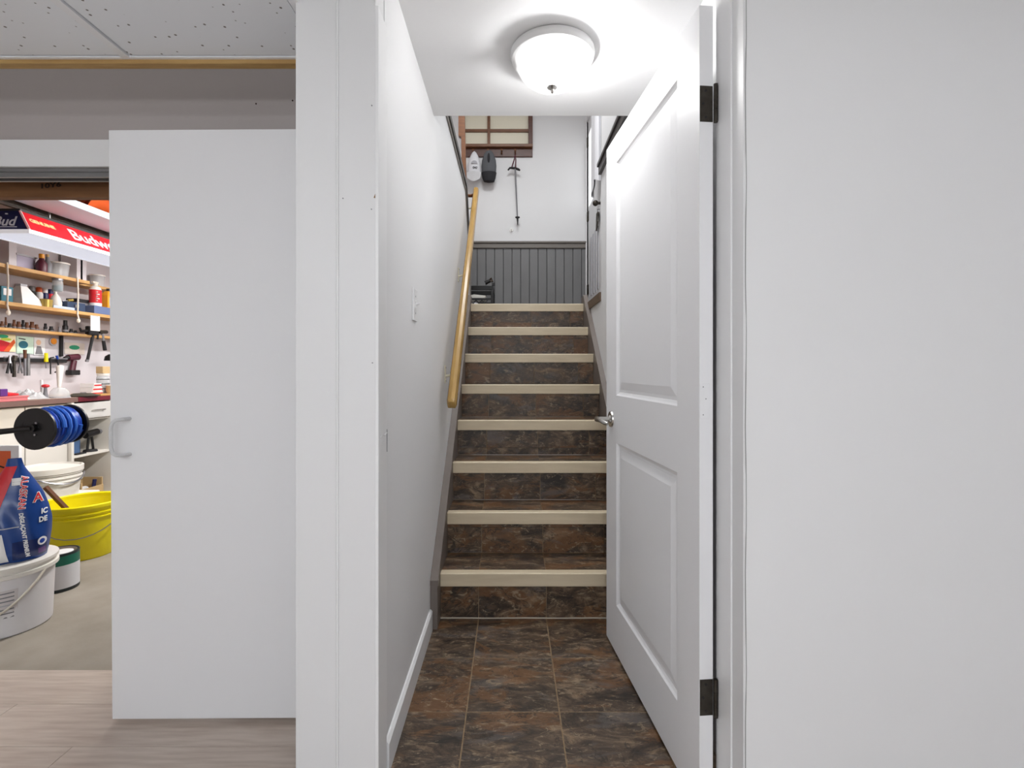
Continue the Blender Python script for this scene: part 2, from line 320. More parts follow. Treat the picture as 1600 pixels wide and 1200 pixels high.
# ------------------------------------------------------------ workshop front wall, opening
OZ = Z(262, 1.867)
ww = struct('wall_workshop_front', M().box((-2.7, 1.867, OZ), (-.47, 1.94, 2.5)).box((-1.05, 1.867, 0), (-.47, 1.94, OZ)).box((-2.7, 1.867, 0), (-2.35, 1.94, OZ)), mat('taupe_wall_paint', (176, 168, 166), .7), 'grey wall above the workshop opening', 'wall')
O('header_board', M().box((-2.6, 1.855, OZ), (-1.05, 1.867, Z(219, 1.86))), trimw, ww, bevel=.001)
for px, py in ((457, 157), (400, 162)): O('nail_hole', M().cyl((X(px, 1.866), 1.8655, Z(py, 1.866)), (X(px, 1.866), 1.868, Z(py, 1.866)), .003, n=8), inkm, ww)
tr = tag(O('sliding_door_track', M().box((-2.6, 1.868, OZ-.014), (-1.05, 1.935, OZ-.001)).box((-2.6, 1.875, OZ-.032), (-1.05, 1.885, OZ-.013)).box((-2.6, 1.915, OZ-.032), (-1.05, 1.925, OZ-.013)), metal), 'galvanised sliding door track under the opening header', 'track')
# slab door with D handle
d2 = T('door_2', 'white flush slab door with a white D handle', 'door', (X(465, 1.584), 1.584, .02), (0, math.radians(-.35), 0), kind='structure')
O('leaf', M().box((-.585, 0, 0), (.03, .032, 1.858)), slabw, d2, bevel=.002)
hx = -.585+.032; hz = Z(680, 1.58)-.02
hpts = []
for i in range(7): a = PI/2*i/6; hpts.append((hx, -.032+.018-.018*math.sin(a)-.006, hz+.058-.018+.018*math.cos(a)-.0)) if 0 else None
hpts = [(hx+.030, .001, hz+.055), (hx+.026, -.022, hz+.055), (hx+.012, -.034, hz+.053), (hx+.004, -.037, hz+.045), (hx, -.038, hz+.03), (hx, -.038, hz-.03), (hx+.004, -.037, hz-.048), (hx+.012, -.034, hz-.055), (hx+.026, -.022, hz-.057), (hx+.030, .001, hz-.057)]
O('pull_handle', M().tube(hpts, .0058, 10), mat('white_handle', (205, 205, 206), .35), d2, smooth=True)
struct('wall_workshop_side', M().box((-4.1, 1.94, 0), (-4.0, 5.6, 2.6)), wshop, 'white workshop wall behind the shelves', 'wall')
struct('wall_workshop_back', M().box((-4.1, 5.6, 0), (-.47, 5.7, 2.6)), wshop, 'white end wall of the workshop', 'wall')
struct('wall_workshop_return', M().box((-4.1, 1.867, 0), (-2.7, 1.94, 2.6)), wshop, 'white workshop wall beside the opening', 'wall')
struct('ceiling_workshop', M().box((-4.1, 1.94, 2.36), (-.47, 5.7, 2.6)), joistm, 'brown wooden workshop ceiling', 'ceiling')

# ------------------------------------------------------------ staircase
D1, RUN, RISE = 2.246, .2418, .2038; SX0, SX1 = -.318, .565
st = T('staircase', 'stairs with slate-look tiles and beige nosings', 'stairs', (0, D1, 0))
jx = [SX0, -.147, .157, .461, SX1]
for n in range(1, 9):
    y0 = (n-1)*RUN; z0, z1 = (n-1)*RISE, n*RISE
    rz = O('riser', M().box((SX0, y0+.017, z0), (SX1, y0+.045, z1-.012)), grout, st)
    zs = [z0+.003, z1-.013]
    zs = {2: [z0+.003, z1-.073, z1-.013], 4: [z0+.003, z0+.043, z1-.013], 7: [z0+.003, z1-.085, z1-.013], 8: [z0+.003, z0+.06, z1-.013]}.get(n, zs)
    for i in range(4):
        for q in range(len(zs)-1):
            O('tile', M().box((jx[i]+.0016, y0+.012, zs[q]+.0008), (jx[i+1]-.0016, y0+.018, zs[q+1]-.0008)), tile, rz)
    if n < 8:
        td = O('tread', M().box((SX0, y0+.016, z1-.03), (SX1, y0+RUN+.03, z1-.004)), grout, st)
        for i in range(4):
            O('tile', M().box((jx[i]+.0016, y0+.04, z1-.005), (jx[i+1]-.0016, y0+RUN+.0115, z1)), tile, td)
    O('nosing', M().prism([(y0+.002, z1-.056), (y0+.012, z1-.056), (y0+.012, z1-.010), (y0+.047, z1-.010), (y0+.047, z1+.002), (y0+.004, z1+.004), (y0, z1)], 'x', SX0, SX1), nosem, st, bevel=.0015, label='beige stair nosing')
O('caulk_line', M().tube([(SX0+.0+.883*i/14, .0115, .002+.0008*math.sin(i*1.3)) for i in range(15)], .0035, 6), mat('grey_caulk', (176, 166, 152), .7), st)
def skirt(x0, x1, nm):
    a = lambda d: .21+.843*(d-2.163)
    top = [(2.163, 0), (4.06, 0), (4.06, 1.70), (3.93, a(3.93)), (2.163, a(2.163))]
    s_ = O(nm, M().prism([(d-D1, z) for d, z in top], 'x', x0, x1), skirtm, st, label='grey-brown stair skirt board')
    xa, xb = (x0, x1+.004) if x0 < 0 else (x0-.004, x1)
    O('skirt_moulding', M().prism([(d-D1, z) for d, z in [(2.158, a(2.163)-.02), (3.93, a(3.93)-.02), (3.93, a(3.93)+.002), (2.158, a(2.163)+.002)]], 'x', xa, xb), skirtm, s_)
skirt(-.3495, -.3185, 'skirt_board'); skirt(.5655, .5945, 'skirt_board')

# ------------------------------------------------------------ panel door
sd = .0904; ang = math.atan2(1, -sd)
d1 = T('door_1', 'open white two-panel door with a satin lever handle', 'door', (.472, 1.261, 0), (0, 0, ang), kind='structure')
DW, DT = .837, .035; s0, s1 = .133, .700; zz = [(.200, .834), (1.018, 1.925)]; B0, B1 = .012, 2.034
for nm, a, b in (('stile', (0, -DT, B0), (s0, 0, B1)), ('stile', (s1, -DT, B0), (DW, 0, B1)), ('rail', (s0, -DT, B0), (s1, 0, zz[0][0])), ('rail', (s0, -DT, zz[0][1]), (s1, 0, zz[1][0])), ('rail', (s0, -DT, zz[1][1]), (s1, 0, B1))):
    O(nm, M().box(a, b), doorw, d1)
for za, zb in zz:
    m = M().rings(s0, s1, za, zb, [(0, 0), (.006, -.005), (.014, -.0095), (.024, -.0095), (.050, -.0035), (.052, -.003)])
    m.rings(s0, s1, za, zb, [(0, -DT), (.006, -DT+.005), (.014, -DT+.0095), (.024, -DT+.0095), (.050, -DT+.0035)])
    O('door_panel', m, doorw, d1)
hs, hzz = .767, .919
lv = O('lever_handle', M().cyl((hs, .006, hzz), (hs, .058, hzz), .010).tube([(hs+.004, .058, hzz), (hs-.02, .060, hzz+.002), (hs-.06, .060, hzz+.002), (hs-.10, .056, hzz-.004), (hs-.112, .048, hzz-.006)], [.011, .011, .0095, .008, .006], 12), chrome, d1, smooth=True, label='satin nickel lever handle')
O('rosette', M().cyl((hs, 0, hzz), (hs, .006, hzz), .033, .031, 28).cyl((hs, .006, hzz), (hs, .012, hzz), .018, .013, 24), chrome, lv, smooth=True)
O('latch_plate', M().box((DW-.001, -DT*.8, hzz-.03), (DW+.001, -DT*.2, hzz+.03)), chrome, lv)
for zc in (Z(162, 1.261), Z(1090, 1.261)):
    h = O('hinge', M().box((-.0015, -.034, zc-.045), (.0005, -.001, zc+.045)), darkmet, d1, label='dark bronze hinge')
    O('knuckle', M().cyl((-.006, -.0395, zc-.048), (-.006, -.0395, zc-.016), .0052, n=12).cyl((-.006, -.0395, zc-.015), (-.006, -.0395, zc+.015), .0052, n=12).cyl((-.006, -.0395, zc+.016), (-.006, -.0395, zc+.048), .0052, n=12), darkmet, h, smooth=True)
    O('jamb_leaf', M().box((-.028, -.0475, zc-.045), (-.006, -.0455, zc+.045)), darkmet, h)
    for a, b in ((-.016, .033), (-.009, 0), (-.016, -.034)): O('screw', M().cyl((-.0025, a, zc+b), (-.0015, a, zc+b), .0032, n=10), blackm, h)
zc = Z(627, 1.261); pm = O('hinge_mortise_cover', M().box((-.0016, -.026, zc-.044), (.0005, -.001, zc+.044)), doorw, d1, bevel=.001, label='painted-over hinge plate')
for a, b in ((-.009, .036), (-.016, .006), (-.009, -.034)): O('screw', M().cyl((-.0026, a, zc+b), (-.0016, a, zc+b), .0015, n=8), grey1, pm)

# ------------------------------------------------------------ ceiling dome light
dl = T('ceiling_light', 'white flush dome lamp with ribbed glass on the hallway ceiling', 'ceiling light', (.148, 1.813, 2.265))
O('base', M().lathe([(.135, -.001), (.150, -.004), (.152, -.016), (.146, -.03), (.128, -.034)], n=48), mat('white_lamp_base', (216, 216, 216), .35), dl, smooth=True)
n = 96; rr = []
for i in range(15):
    t = i/14; r = .134*math.cos(t*PI/2)**.8 if t < 1 else .001; z = -.030-.100*math.sin(t*PI/2)**1.35
    rr.append([((r+(.0012 if j % 2 and .1 < t < .93 else 0))*math.cos(2*PI*j/n), (r+(.0012 if j % 2 and .1 < t < .93 else 0))*math.sin(2*PI*j/n), z) for j in range(n)])
def dome_mat():
    m = bpy.data.materials.new('ribbed_frosted_glass'); m.use_nodes = True; nt = m.node_tree; L = nt.links.new; N = lambda t: nt.nodes.new('ShaderNode'+t)
    nt.nodes.remove(nt.nodes['Principled BSDF']); out = nt.nodes['Material Output']
    tl, tp, gl, em, a, b, c = N('BsdfTranslucent'), N('BsdfTransparent'), N('BsdfGlossy'), N('Emission'), N('MixShader'), N('MixShader'), N('AddShader')
    tl.inputs[0].default_value = (.95, .96, .96, 1); gl.inputs['Roughness'].default_value = .15; em.inputs[1].default_value = .08
    a.inputs[0].default_value = .9; L(tl.outputs[0], a.inputs[1]); L(tp.outputs[0], a.inputs[2])
    b.inputs[0].default_value = .06; L(a.outputs[0], b.inputs[1]); L(gl.outputs[0], b.inputs[2])
    L(b.outputs[0], c.inputs[0]); L(em.outputs[0], c.inputs[1]); L(c.outputs[0], out.inputs[0]); return m
O('glass_dome', M().loft(rr, True, False), dome_mat(), dl, smooth=True)
O('finial', M().lathe([(.018, -.122), (.020, -.128), (.012, -.133), (.006, -.136), (.0075, -.142), (.004, -.148), (.001, -.149)], n=16), chrome, dl, smooth=True)
bl = O('bulb', M().ball((.06, .0, -.066), (.026, .026, .028)), mat('lit_bulb', (255, 252, 244), .4, emit=26), dl, smooth=True, label='lit bulb')
b2 = O('bulb', M().ball((-.045, .01, -.06), (.022, .022, .025)).cyl((-.045, .01, -.05), (-.045, .01, -.034), .013), mat('unlit_bulb', (168, 176, 176), .3), dl, smooth=True, label='unlit bulb')
pt = bpy.data.lights.new('dome_bulb_light', 'POINT'); pt.energy = 5.2; pt.shadow_soft_size = .03
po = bpy.data.objects.new('dome_bulb_light', pt); COL.objects.link(po); po.location = (.208, 1.813, 2.165)

# ------------------------------------------------------------ switch, handrail
ls = T('light_switch', 'white toggle light switch plate on the hallway wall', 'light switch', (-.35, 1.805, Z(476, 1.80)))
O('plate', M().box((0, -.036, -.058), (.006, .036, .058)), trimw, ls, bevel=.002)
O('toggle', M().box((.006, -.005, -.012), (.009, .005, .012)).xf(Matrix.Identity(4)).tube([(.006, 0, 0), (.020, 0, .006)], [.005, .0035], 8), trimw, ls)
for z in (-.03, .03): O('screw', M().cyl((.006, 0, z), (.007, 0, z), .003, n=8), lgrey, ls)
P1 = Vector((X(706, 2.44), 2.44, Z(627, 2.44))); P2 = Vector((X(744, 4.1), 4.1, Z(297, 4.1)))
hr = T('handrail', 'golden varnished wooden handrail on the stair half wall', 'handrail', P1)
dv = (P2-P1); u = dv.normalized(); sv = Vector((1, 0, 0)); sv = (sv-u*sv.dot(u)).normalized(); nv = sv.cross(u)
if nv.z < 0: nv = -nv
prof = [(-.021, -.028), (.021, -.028), (.024, -.020), (.023, .012), (.016, .025), (0, .030), (-.016, .025), (-.023, .012), (-.024, -.020)]
rg = []
for t, s_ in ((-.030, .45), (-.024, .8), (-.012, .96), (0, 1), (dv.length-.004, .92), (dv.length, .8)):
    rg.append([u*t+sv*(a*s_)+nv*(b*s_) for a, b in prof])
O('rail', M().loft(rg), gold, hr, smooth=True)
for i, t in enumerate((.12, .52, .93)):
    p = dv*t; wx = -.35-P1.x
    br = O('bracket', M().tube([(wx+.006, p.y, p.z-.075), (wx+.03, p.y, p.z-.07), (p.x, p.y, p.z-.052), (p.x, p.y, p.z-.027)], .007, 8), ivory, hr, smooth=True, label='ivory rail bracket')
    O('bracket_plate', M().box((wx, p.y-.014, p.z-.112), (wx+.006, p.y+.014, p.z-.018)), ivory, br, bevel=.003)
    for z in (-.1, -.03): O('screw', M().cyl((wx+.006, p.y, p.z+z), (wx+.008, p.y, p.z+z), .004, n=8), grey1, br)
e = dv*.995
O('rail_return', M().tube([(e.x-.004, e.y+.02, e.z-.02), (e.x-.04, e.y+.05, e.z-.024), (e.x-.075, e.y+.09, e.z-.01)], .014, 8), brown, hr, smooth=True, label='brown return of the rail')
pp = tag(O('door_casing_post', M().prism([(X(722, 4.25), 1.635), (X(731, 4.25), 1.635), (X(729, 4.25), 2.66), (X(722, 4.25), 4.09), (X(716.5, 4.25), 4.09), (X(716.5, 4.25), Z(213, 4.25)), (X(721, 4.25), Z(215, 4.25))], 'y', 4.238, 4.28), brown), 'narrow brown wooden post at the end of the half wall', 'post')

# ------------------------------------------------------------ landing: window, rack, hats, pole
YB = 5.3
win = T('window_1', 'brown-framed window with cream panes above the coat rack', 'window', (X(772, YB), YB, Z(233, YB)), kind='structure')
wx0, wx1 = X(722, YB)-win.location.x, X(832, YB)-win.location.x; wz1 = .74; zbar = Z(206, YB)-win.location.z; xb = X(764, YB)-win.location.x
O('window_frame', M().box((wx0, -.045, 0), (wx0+.03, 0, wz1)).box((wx1-.045, -.045, 0), (wx1, 0, wz1)).box((wx0, -.045, wz1-.04), (wx1, 0, wz1)), brown2, win, bevel=.003)
O('window_sill', M().box((wx0, -.065, -.002), (wx1, 0, .03)), brown, win, bevel=.004)
for z in (zbar, zbar+.21, zbar+.42): O('glazing_bar', M().box((wx0+.03, -.034, z-.014), (wx1-.045, -.006, z+.014)), brown, win)
O('glazing_bar', M().box((xb-.015, -.036, .03), (xb+.015, -.008, wz1-.04)), brown, win)
zl = [.03, zbar-.014, zbar+.014, zbar+.196, zbar+.224, zbar+.406, zbar+.434, wz1-.04]
for a, b in ((wx0+.03, xb-.015), (xb+.015, wx1-.045)):
    for q in range(0, 8, 2): O('pane', M().box((a, -.014, zl[q]), (b, -.010, zl[q+1])), mat('cream_frosted_glass', (226, 220, 200), .5), win)
rk = T('coat_rack', 'dark red-brown board with round pegs below the window', 'coat rack', (X(778, YB), YB, Z(246, YB)))
rx0, rx1 = X(724, YB)-rk.location.x, X(832, YB)-rk.location.x
O('board', M().box((rx0, -.022, 0), (rx1, 0, .085)), brown2, rk, bevel=.003)
pegs = [740, 763, 784, 805]
for px in pegs: O('peg', M().cyl((X(px, YB)-rk.location.x, -.022, .032), (X(px, YB)-rk.location.x, -.085, .045), .008, .011, 12), brown, rk, smooth=True)
# white cap hanging by its back
def cap_shell(fn_r, hgt, n=20, m_=10): pass
c1 = T('cotton_cap', 'white cotton cap hanging on the brown coat rack', 'cap', (X(741, 5.2), 5.205, Z(287, 5.2)))
def hang(prof, sx, sy, cx=0, cy=0): return M().lathe(prof, (cx, cy, 0), 22, sx, sy)
O('crown', hang([(.060, .085), (.068, .10), (.070, .15), (.064, .21), (.047, .27), (.024, .318), (.004, .338)], 1, .72), wcap, c1, smooth=True)
O('visor', M().grid(lambda a, b: ((b-.5)*.145*(1-.22*a**4), -.052-.02*math.sin(PI*b)*(1-a)-.015*a, .105-.10*a*(.78+.22*math.sin(PI*b))), 6, 10).grid(lambda a, b: ((b-.5)*.145*(1-.22*a**4), -.047-.02*math.sin(PI*b)*(1-a)-.015*a, .105-.10*a*(.78+.22*math.sin(PI*b))), 6, 10), mat('white_visor', (206, 206, 208), .8), c1, smooth=True)
O('opening', M().prism([(.004+.032*math.cos(a*PI/10), .19+.03*math.sin(a*PI/10)) for a in range(11)], 'y', -.0568, -.052), lgrey, c1)
O('embroidered_mark', M().tube([(.012+.022*math.cos(a*.5), -.0572, .148+.009*math.sin(a)) for a in range(13)], .0025, 5), capdark, c1)
c2 = T('felt_cap', 'dark grey felt cap hanging on the brown coat rack', 'cap', (X(764, 5.2), 5.205, Z(285, 5.2)))
O('crown', hang([(.002, .012), (.042, .02), (.062, .06), (.074, .12), (.077, .17), (.072, .23), (.052, .29), (.028, .325), (.003, .335)], 1, .7), fcap, c2, smooth=True)
O('band', hang([(.056, .012), (.068, .045), (.076, .085), (.078, .10), (.074, .10), (.055, .03), (.03, .004)], 1, .72), capdark, c2, smooth=True)
O('crease', M().ball((.0, -.055, .235), (.013, .012, .05)), capdark, c2, smooth=True)
PX = X(805, 5.21)
tp = T('trekking_pole', 'dark trekking pole with a T grip hanging from the coat rack', 'trekking pole', (PX, 5.22, Z(351, 5.21)))
zt = Z(263, 5.21)-tp.location.z; dx = -.026
O('shaft', M().tube([(.026, 0, .02), (0, 0, zt)], [.006, .009], 10), grey1, tp, smooth=True)
O('grip', M().tube([(-.075, 0, zt-.015), (-.055, 0, zt+.008), (0, 0, zt+.005), (.035, 0, zt-.008), (.05, 0, zt-.018)], [.008, .011, .013, .012, .008], 10), blackm, tp, smooth=True)
O('strap', M().tube([(-.04, 0, zt), (-.01, -.012, zt+.09), (.0, -.02, zt+.145), (.006, -.012, zt+.09), (.004, 0, zt)], .007, 6), maroon, tp)
O('basket', M().cyl((.024, 0, .075), (.024, 0, .082), .024, n=18), blackm, tp); O('tip', M().cyl((.026, 0, -.0), (.0245, 0, .07), .004, .011, 10), blackm, tp)
hk = T('wall_hook', 'small round metal hook on the landing wall below the trekking pole', 'hook', (X(799, 5.29), 5.3, Z(359, 5.29)))
O('plate', M().cyl((0, 0, 0), (0, -.006, 0), .020, n=20), chrome, hk, smooth=True); O('hook_bar', M().tube([(0, -.006, .008), (0, -.03, 0), (0, -.035, -.015), (0, -.02, -.022)], .005, 8), chrome, hk, smooth=True)
# milk crate
ck = T('milk_crate', 'black plastic milk crate on the landing by the grey wainscot', 'crate', (-.335, 4.93, 1.628))
w_, d_, h_ = .165, .165, .288
O('rim', M().box((-w_, -d_, h_-.045), (w_, -d_+.014, h_)).box((-w_, d_-.014, h_-.045), (w_, d_, h_)).box((-w_, -d_+.014, h_-.045), (-w_+.014, d_-.014, h_)).box((w_-.014, -d_+.014, h_-.045), (w_, d_-.014, h_)), black, ck, bevel=.004)
for sx in (-1, 1):
    for sy in (-1, 1): O('corner_post', M().box((min(sx*w_, sx*(w_-.026)), min(sy*d_, sy*(d_-.026)), 0), (max(sx*w_, sx*(w_-.026)), max(sy*d_, sy*(d_-.026)), h_-.045)), black, ck, bevel=.004)
O('bottom', M().box((-w_+.02, -d_+.02, 0), (w_-.02, d_-.02, .012)), black, ck)
for sy in (-1, 1):
    m = M()
    for i in range(-3, 4):
        for s_ in (-1, 1):
            x0 = i*.055; a = (x0, .0); b = (x0+s_*.11, .15)
            if max(abs(a[0]), abs(b[0])) > w_-.0: continue
            m.prism([(a[0]-.006, a[1]+.01), (a[0]+.006, a[1]+.01), (b[0]+.006, b[1]), (b[0]-.006, b[1])], 'y', sy*(d_-.007)-.004, sy*(d_-.007)+.004)
    m.box((-w_+.02, sy*(d_-.007)-.005, .15), (w_-.02, sy*(d_-.007)+.005, .168)); O('lattice_side', m, black, ck)
    m = M()
    for q in range(4): m.box((sy*(w_-.007)-.004, -d_+.02+q*.09, .01), (sy*(w_-.007)+.004, -d_+.035+q*.09, h_-.045))
    O('slatted_side', m, black, ck)
tag(O('white_shoe', M().tube([(-.47, 4.86, 1.70), (-.40, 4.86, 1.72), (-.34, 4.86, 1.715), (-.275, 4.86, 1.70)], [.045, .055, .05, .03], 12), wcap, smooth=True), 'white shoe lying in the black milk crate', 'shoe')
tag(O('rolled_paper', M().tube([(-.47, 4.96, 1.80), (-.36, 4.93, 1.815), (-.25, 4.91, 1.81)], [.035, .04, .03], 12), whitep, smooth=True), 'white roll lying on top in the black milk crate', 'roll')
lp = T('hand_torch', 'small black and silver torch resting on the milk crate rim', 'torch', (-.23, 4.775, 1.917))
O('barrel', M().tube([(-.02, .0, .022), (.03, 0, .045)], [.020, .016], 12), black, lp, smooth=True); O('head', M().tube([(.026, 0, .044), (.05, 0, .055)], [.017, .024], 12), chrome, lp, smooth=True); O('foot', M().cbox((.06, 0, .012), (.03, .03, .024)), black, lp)

# landing door (in the right landing wall)
d3 = T('door_3', 'white landing door with dark hinges and vertical grooves', 'door', (.79, 5.25, 1.64), kind='structure')
DH = 2.06
O('leaf', M().box((.012, -.865, 0), (.05, 0, DH)), doorw, d3)
O('casing', M().box((-.012, -.0, -.01), (.02, .045, DH+.05)).box((-.012, -.93, -.01), (.02, -.868, DH+.05)).box((-.012, -.868, DH), (.02, 0, DH+.05)), trimw, d3)
for i in range(4): O('groove', M().box((.006, -.24-i*.13, .22), (.0125, -.2-i*.13, .80)), lgrey, d3)
for z in (Z(452, 5.2), Z(337, 5.2), Z(220, 5.2)): O('hinge', M().cyl((.005, -.004, z-1.64-.05), (.005, -.004, z-1.64+.05), .009, n=10).box((.009, -.05, z-1.64-.05), (.0125, -.004, z-1.64+.05)), darkmet, d3)
dk = d3.location; yk = .80*F/(933-CX)-5.25
O('knob', M().cyl((.012, -.80, Z(318, 4.46)-1.64), (-.03, -.80, Z(318, 4.46)-1.64), .012).ball((-.045, -.80, Z(318, 4.46)-1.64), .026), darkmet, d3, smooth=True)
O('glazed_pane', M().box((.008, -.30, 1.16), (.0125, -.06, 1.9)), mat('daylight_glow_glass', (236, 238, 240), .1, emit=.6), d3, label='bright glass pane')  # emission stands in for daylight behind the pane
jk = T('white_garment', 'white garment hanging high on the landing door', 'garment', (.745, 4.42, 2.72))
def garm(a, b):
    y = -.16+.32*b; return (-.012*math.sin(b*9)-.03*math.sin(PI*b)+.0, y, 1.02*(1-a)+.04*math.sin(b*5)*a)
O('cloth', M().grid(garm, 10, 16).grid(lambda a, b: tuple(Vector(garm(a, b))+Vector((.012, 0, 0))), 10, 16), wcap, jk, smooth=True)
O('hanger_hook', M().tube([(0, 0, 1.0), (0, 0, 1.06), (.02, .01, 1.08), (.05, .0, 1.07)], .004, 6), steel, jk)
um = T('key_bunch', 'bunch of dark keys and tags hanging by the landing door', 'keys', (.785, 4.56, Z(345, 4.56)))
O('key_hook', M().tube([(.018, 0, .105), (-.004, 0, .105), (-.006, 0, .097)], .004, 6), steel, um); O('key_ring', M().tube([(.0, .02*math.cos(a*PI/6), .08+.02*math.sin(a*PI/6)) for a in range(13)], .003, 6), steel, um)
for i in range(4): O('key', M().tube([(0, .012*(i-1.5), .07), (-.005, .03*(i-1.5), -.02-.02*i)], [.012, .007], 6), darkmet, um)

# ------------------------------------------------------------ WORKSHOP
# overhead beam with pencilled mark, stored lengths
bz0, bz1 = Z(308, 2.0), Z(268, 2.0)
bm_ = T('ceiling_beam', 'rough brown beam with a pencilled mark above the workshop opening', 'beam', (-2.3, 2.0, bz0))
O('timber', M().box((-1.69, 0, 0), (1.8, .04, bz1-bz0+.15)), joistm, bm_, bevel=.003)
text('pencil_mark', '10Y6', .034, inkm, bm_, lambda a, b, c: (a*1.2+X(79, 2)+2.3, -.001-c, b*.75+Z(290, 2)-bz0+a*.12), bold=.001)
O('paper_scrap', M().box((X(88, 2)+2.3, -.004, Z(281, 2)-bz0), (X(124, 2)+2.3, -.001, Z(275, 2)-bz0+.03)), white, bm_)
def plank(nm, lab, cat, x, z, wd_, ht, m_, y0=2.1, y1=5.2):
    return tag(O(nm, M().box((x-wd_/2, y0, z-ht/2), (x+wd_/2, y1, z+ht/2)), m_, bevel=.003), lab, cat)
plank('stored_board', 'pale blue-grey board stored under the workshop ceiling', 'board', -2.34, 1.969, .22, .035, skyb)
plank('stored_rail', 'dark metal rail stored beside the pale blue-grey board', 'rail', -2.54, 1.9765, .04, .05, darkmet)
plank('stored_lumber', 'taupe length of lumber stored beside the dark metal rail', 'lumber', -2.61, 1.9715, .06, .04, dwood)
plank('stored_lumber', 'thin pale batten stored above the billiard lamp', 'lumber', -2.72, 1.964, .05, .025, cream)
plank('stored_pipe', 'orange-brown plank stored above the blue end of the billiard lamp', 'plank', -2.83, 1.9765, .09, .05, rust)
m = M().grid(lambda a, b: (-2.36-.26*a, 2.95+.45*b, 2.10+.05*math.sin(a*7+b*3)+.045*math.sin(b*8)*math.sin(PI*a)), 10, 10).grid(lambda a, b: (-2.36-.26*a, 2.95+.45*b, 2.14+.05*math.sin(a*7+b*3)+.045*math.sin(b*8)*math.sin(PI*a)), 10, 10)
tag(O('orange_tarp', m, orange, smooth=True), 'crumpled orange tarp lying on the stored board', 'tarp')
hg = [T('storage_rack', 'steel hanger bar carrying the stored lengths '+('just behind the rough beam' if y < 3 else 'at their far end by the workshop wall'), 'rack', (-2.55, y, 1.93), group='hanger bars under the workshop ceiling') for y in (2.2, 4.2)]
for g_ in hg:
    O('cross_bar', M().box((-.38, -.012, .0), (.45, .012, .02)), metal, g_)
    for sx in (-.37, .44): O('hanger_rod', M().cyl((sx, 0, .02), (sx, 0, .43), .006, n=8), metal, g_)
# billiard lamp
LX, LY0, LY1, LZ = -2.50, 2.47, 3.75, 1.79
bl = T('billiard_lamp', 'hanging billiard lamp with navy end and red lettered side', 'lamp', (LX, LY0, LZ))
LL = LY1-LY0; ah, th, hh = .13, .055, .118; z0 = .018
def fr(x0, x1, y0, y1, a, b): return [(x0*0+sx, sy, zz_) for sx, sy, zz_ in []]
base4 = [(-ah, 0, z0), (ah, 0, z0), (ah, LL, z0), (-ah, LL, z0)]; top4 = [(-th, .03, hh), (th, .03, hh), (th, LL-.03, hh), (-th, LL-.03, hh)]
O('side_panel', M().add([base4[1], base4[2], top4[2], top4[1], (ah-.01, 0, z0), (ah-.01, LL, z0), (th-.01, LL-.03, hh), (th-.01, .03, hh)], [(0,1,2,3),(4,7,6,5),(0,3,7,4),(1,5,6,2),(0,4,5,1),(3,2,6,7)]), mat('red_lamp_panel', (196, 24, 36), .35, emit=.10), bl, label='red panel')
O('side_panel', M().add([base4[0], base4[3], top4[3], top4[0], (-ah+.01, 0, z0), (-ah+.01, LL, z0), (-th+.01, LL-.03, hh), (-th+.01, .03, hh)], [(0,1,2,3),(4,7,6,5),(0,3,7,4),(1,5,6,2),(0,4,5,1),(3,2,6,7)]), MATS['red_lamp_panel'], bl)
for q, (y, yt, e_) in enumerate(((0, .03, .006), (LL, LL-.03, -.006))): O('end_panel', M().add([(-ah, y, z0), (ah, y, z0), (th, yt, hh), (-th, yt, hh), (-ah, y+e_, z0), (ah, y+e_, z0), (th, yt+e_, hh), (-th, yt+e_, hh)], [(0,1,2,3),(4,5,6,7),(0,1,5,4),(2,3,7,6),(0,3,7,4),(1,2,6,5)]), navy2, bl, label='navy end panel')
O('cap', M().box((-th, .03, hh), (th, LL-.03, hh+.012)), blackm, bl)
O('rim', M().box((-ah-.004, -.004, 0), (ah+.004, .008, z0)).box((-ah-.004, LL-.008, 0), (ah+.004, LL+.004, z0)).box((ah-.008, .008, 0), (ah+.004, LL-.008, z0)).box((-ah-.004, .008, 0), (-ah+.008, LL-.008, z0)), mat('white_lamp_rim', (240, 240, 245), .4, emit=.15), bl)
O('diffuser', M().box((-ah+.008, .008, .004), (ah-.008, LL-.008, .010)), mat('lamp_diffuser', (226, 234, 252), .4, emit=.26), bl, label='lit white diffuser')
O('corner_strip', M().tube([(ah, 0, z0), (th, .03, hh)], .005, 6), mat('pink_strip', (240, 196, 196), .4), bl)
slope = (ah-th)/(hh-z0)
def redface(u, v, c): z = .066+v; return (ah-slope*(z-z0)+.0015+c, u, z)
text('brand_lettering', 'Budweiser', .098, white, bl, lambda a, b, c: redface(a*1.15+.50, b*.86, c), bold=.0014, spacing=.97)
text('small_lettering', 'GENUINE', .026, mat('pale_yellow_print', (244, 214, 150), .5), bl, lambda a, b, c: redface(a*1.25+.115, b+.010, c), bold=.0012)
text('brand_lettering', 'Bud', .074, mat('silver_print', (226, 230, 240), .5), bl, lambda a, b, c: (a*.95, .03*(.058+b-z0)/(hh-z0)-.0015-c, .060+b*.95), bold=.0015)
O('printed_underline', M().box((-.072, .0015, .030), (.066, .004, .033)).box((-.008, .018, .098), (.004, .0215, .104)), MATS['silver_print'], bl)
for y in (.25, LL-.25): O('hanging_chain', M().cyl((0, y, hh+.01), (0, y, 2.36-LZ), .005, n=8), metal, bl)

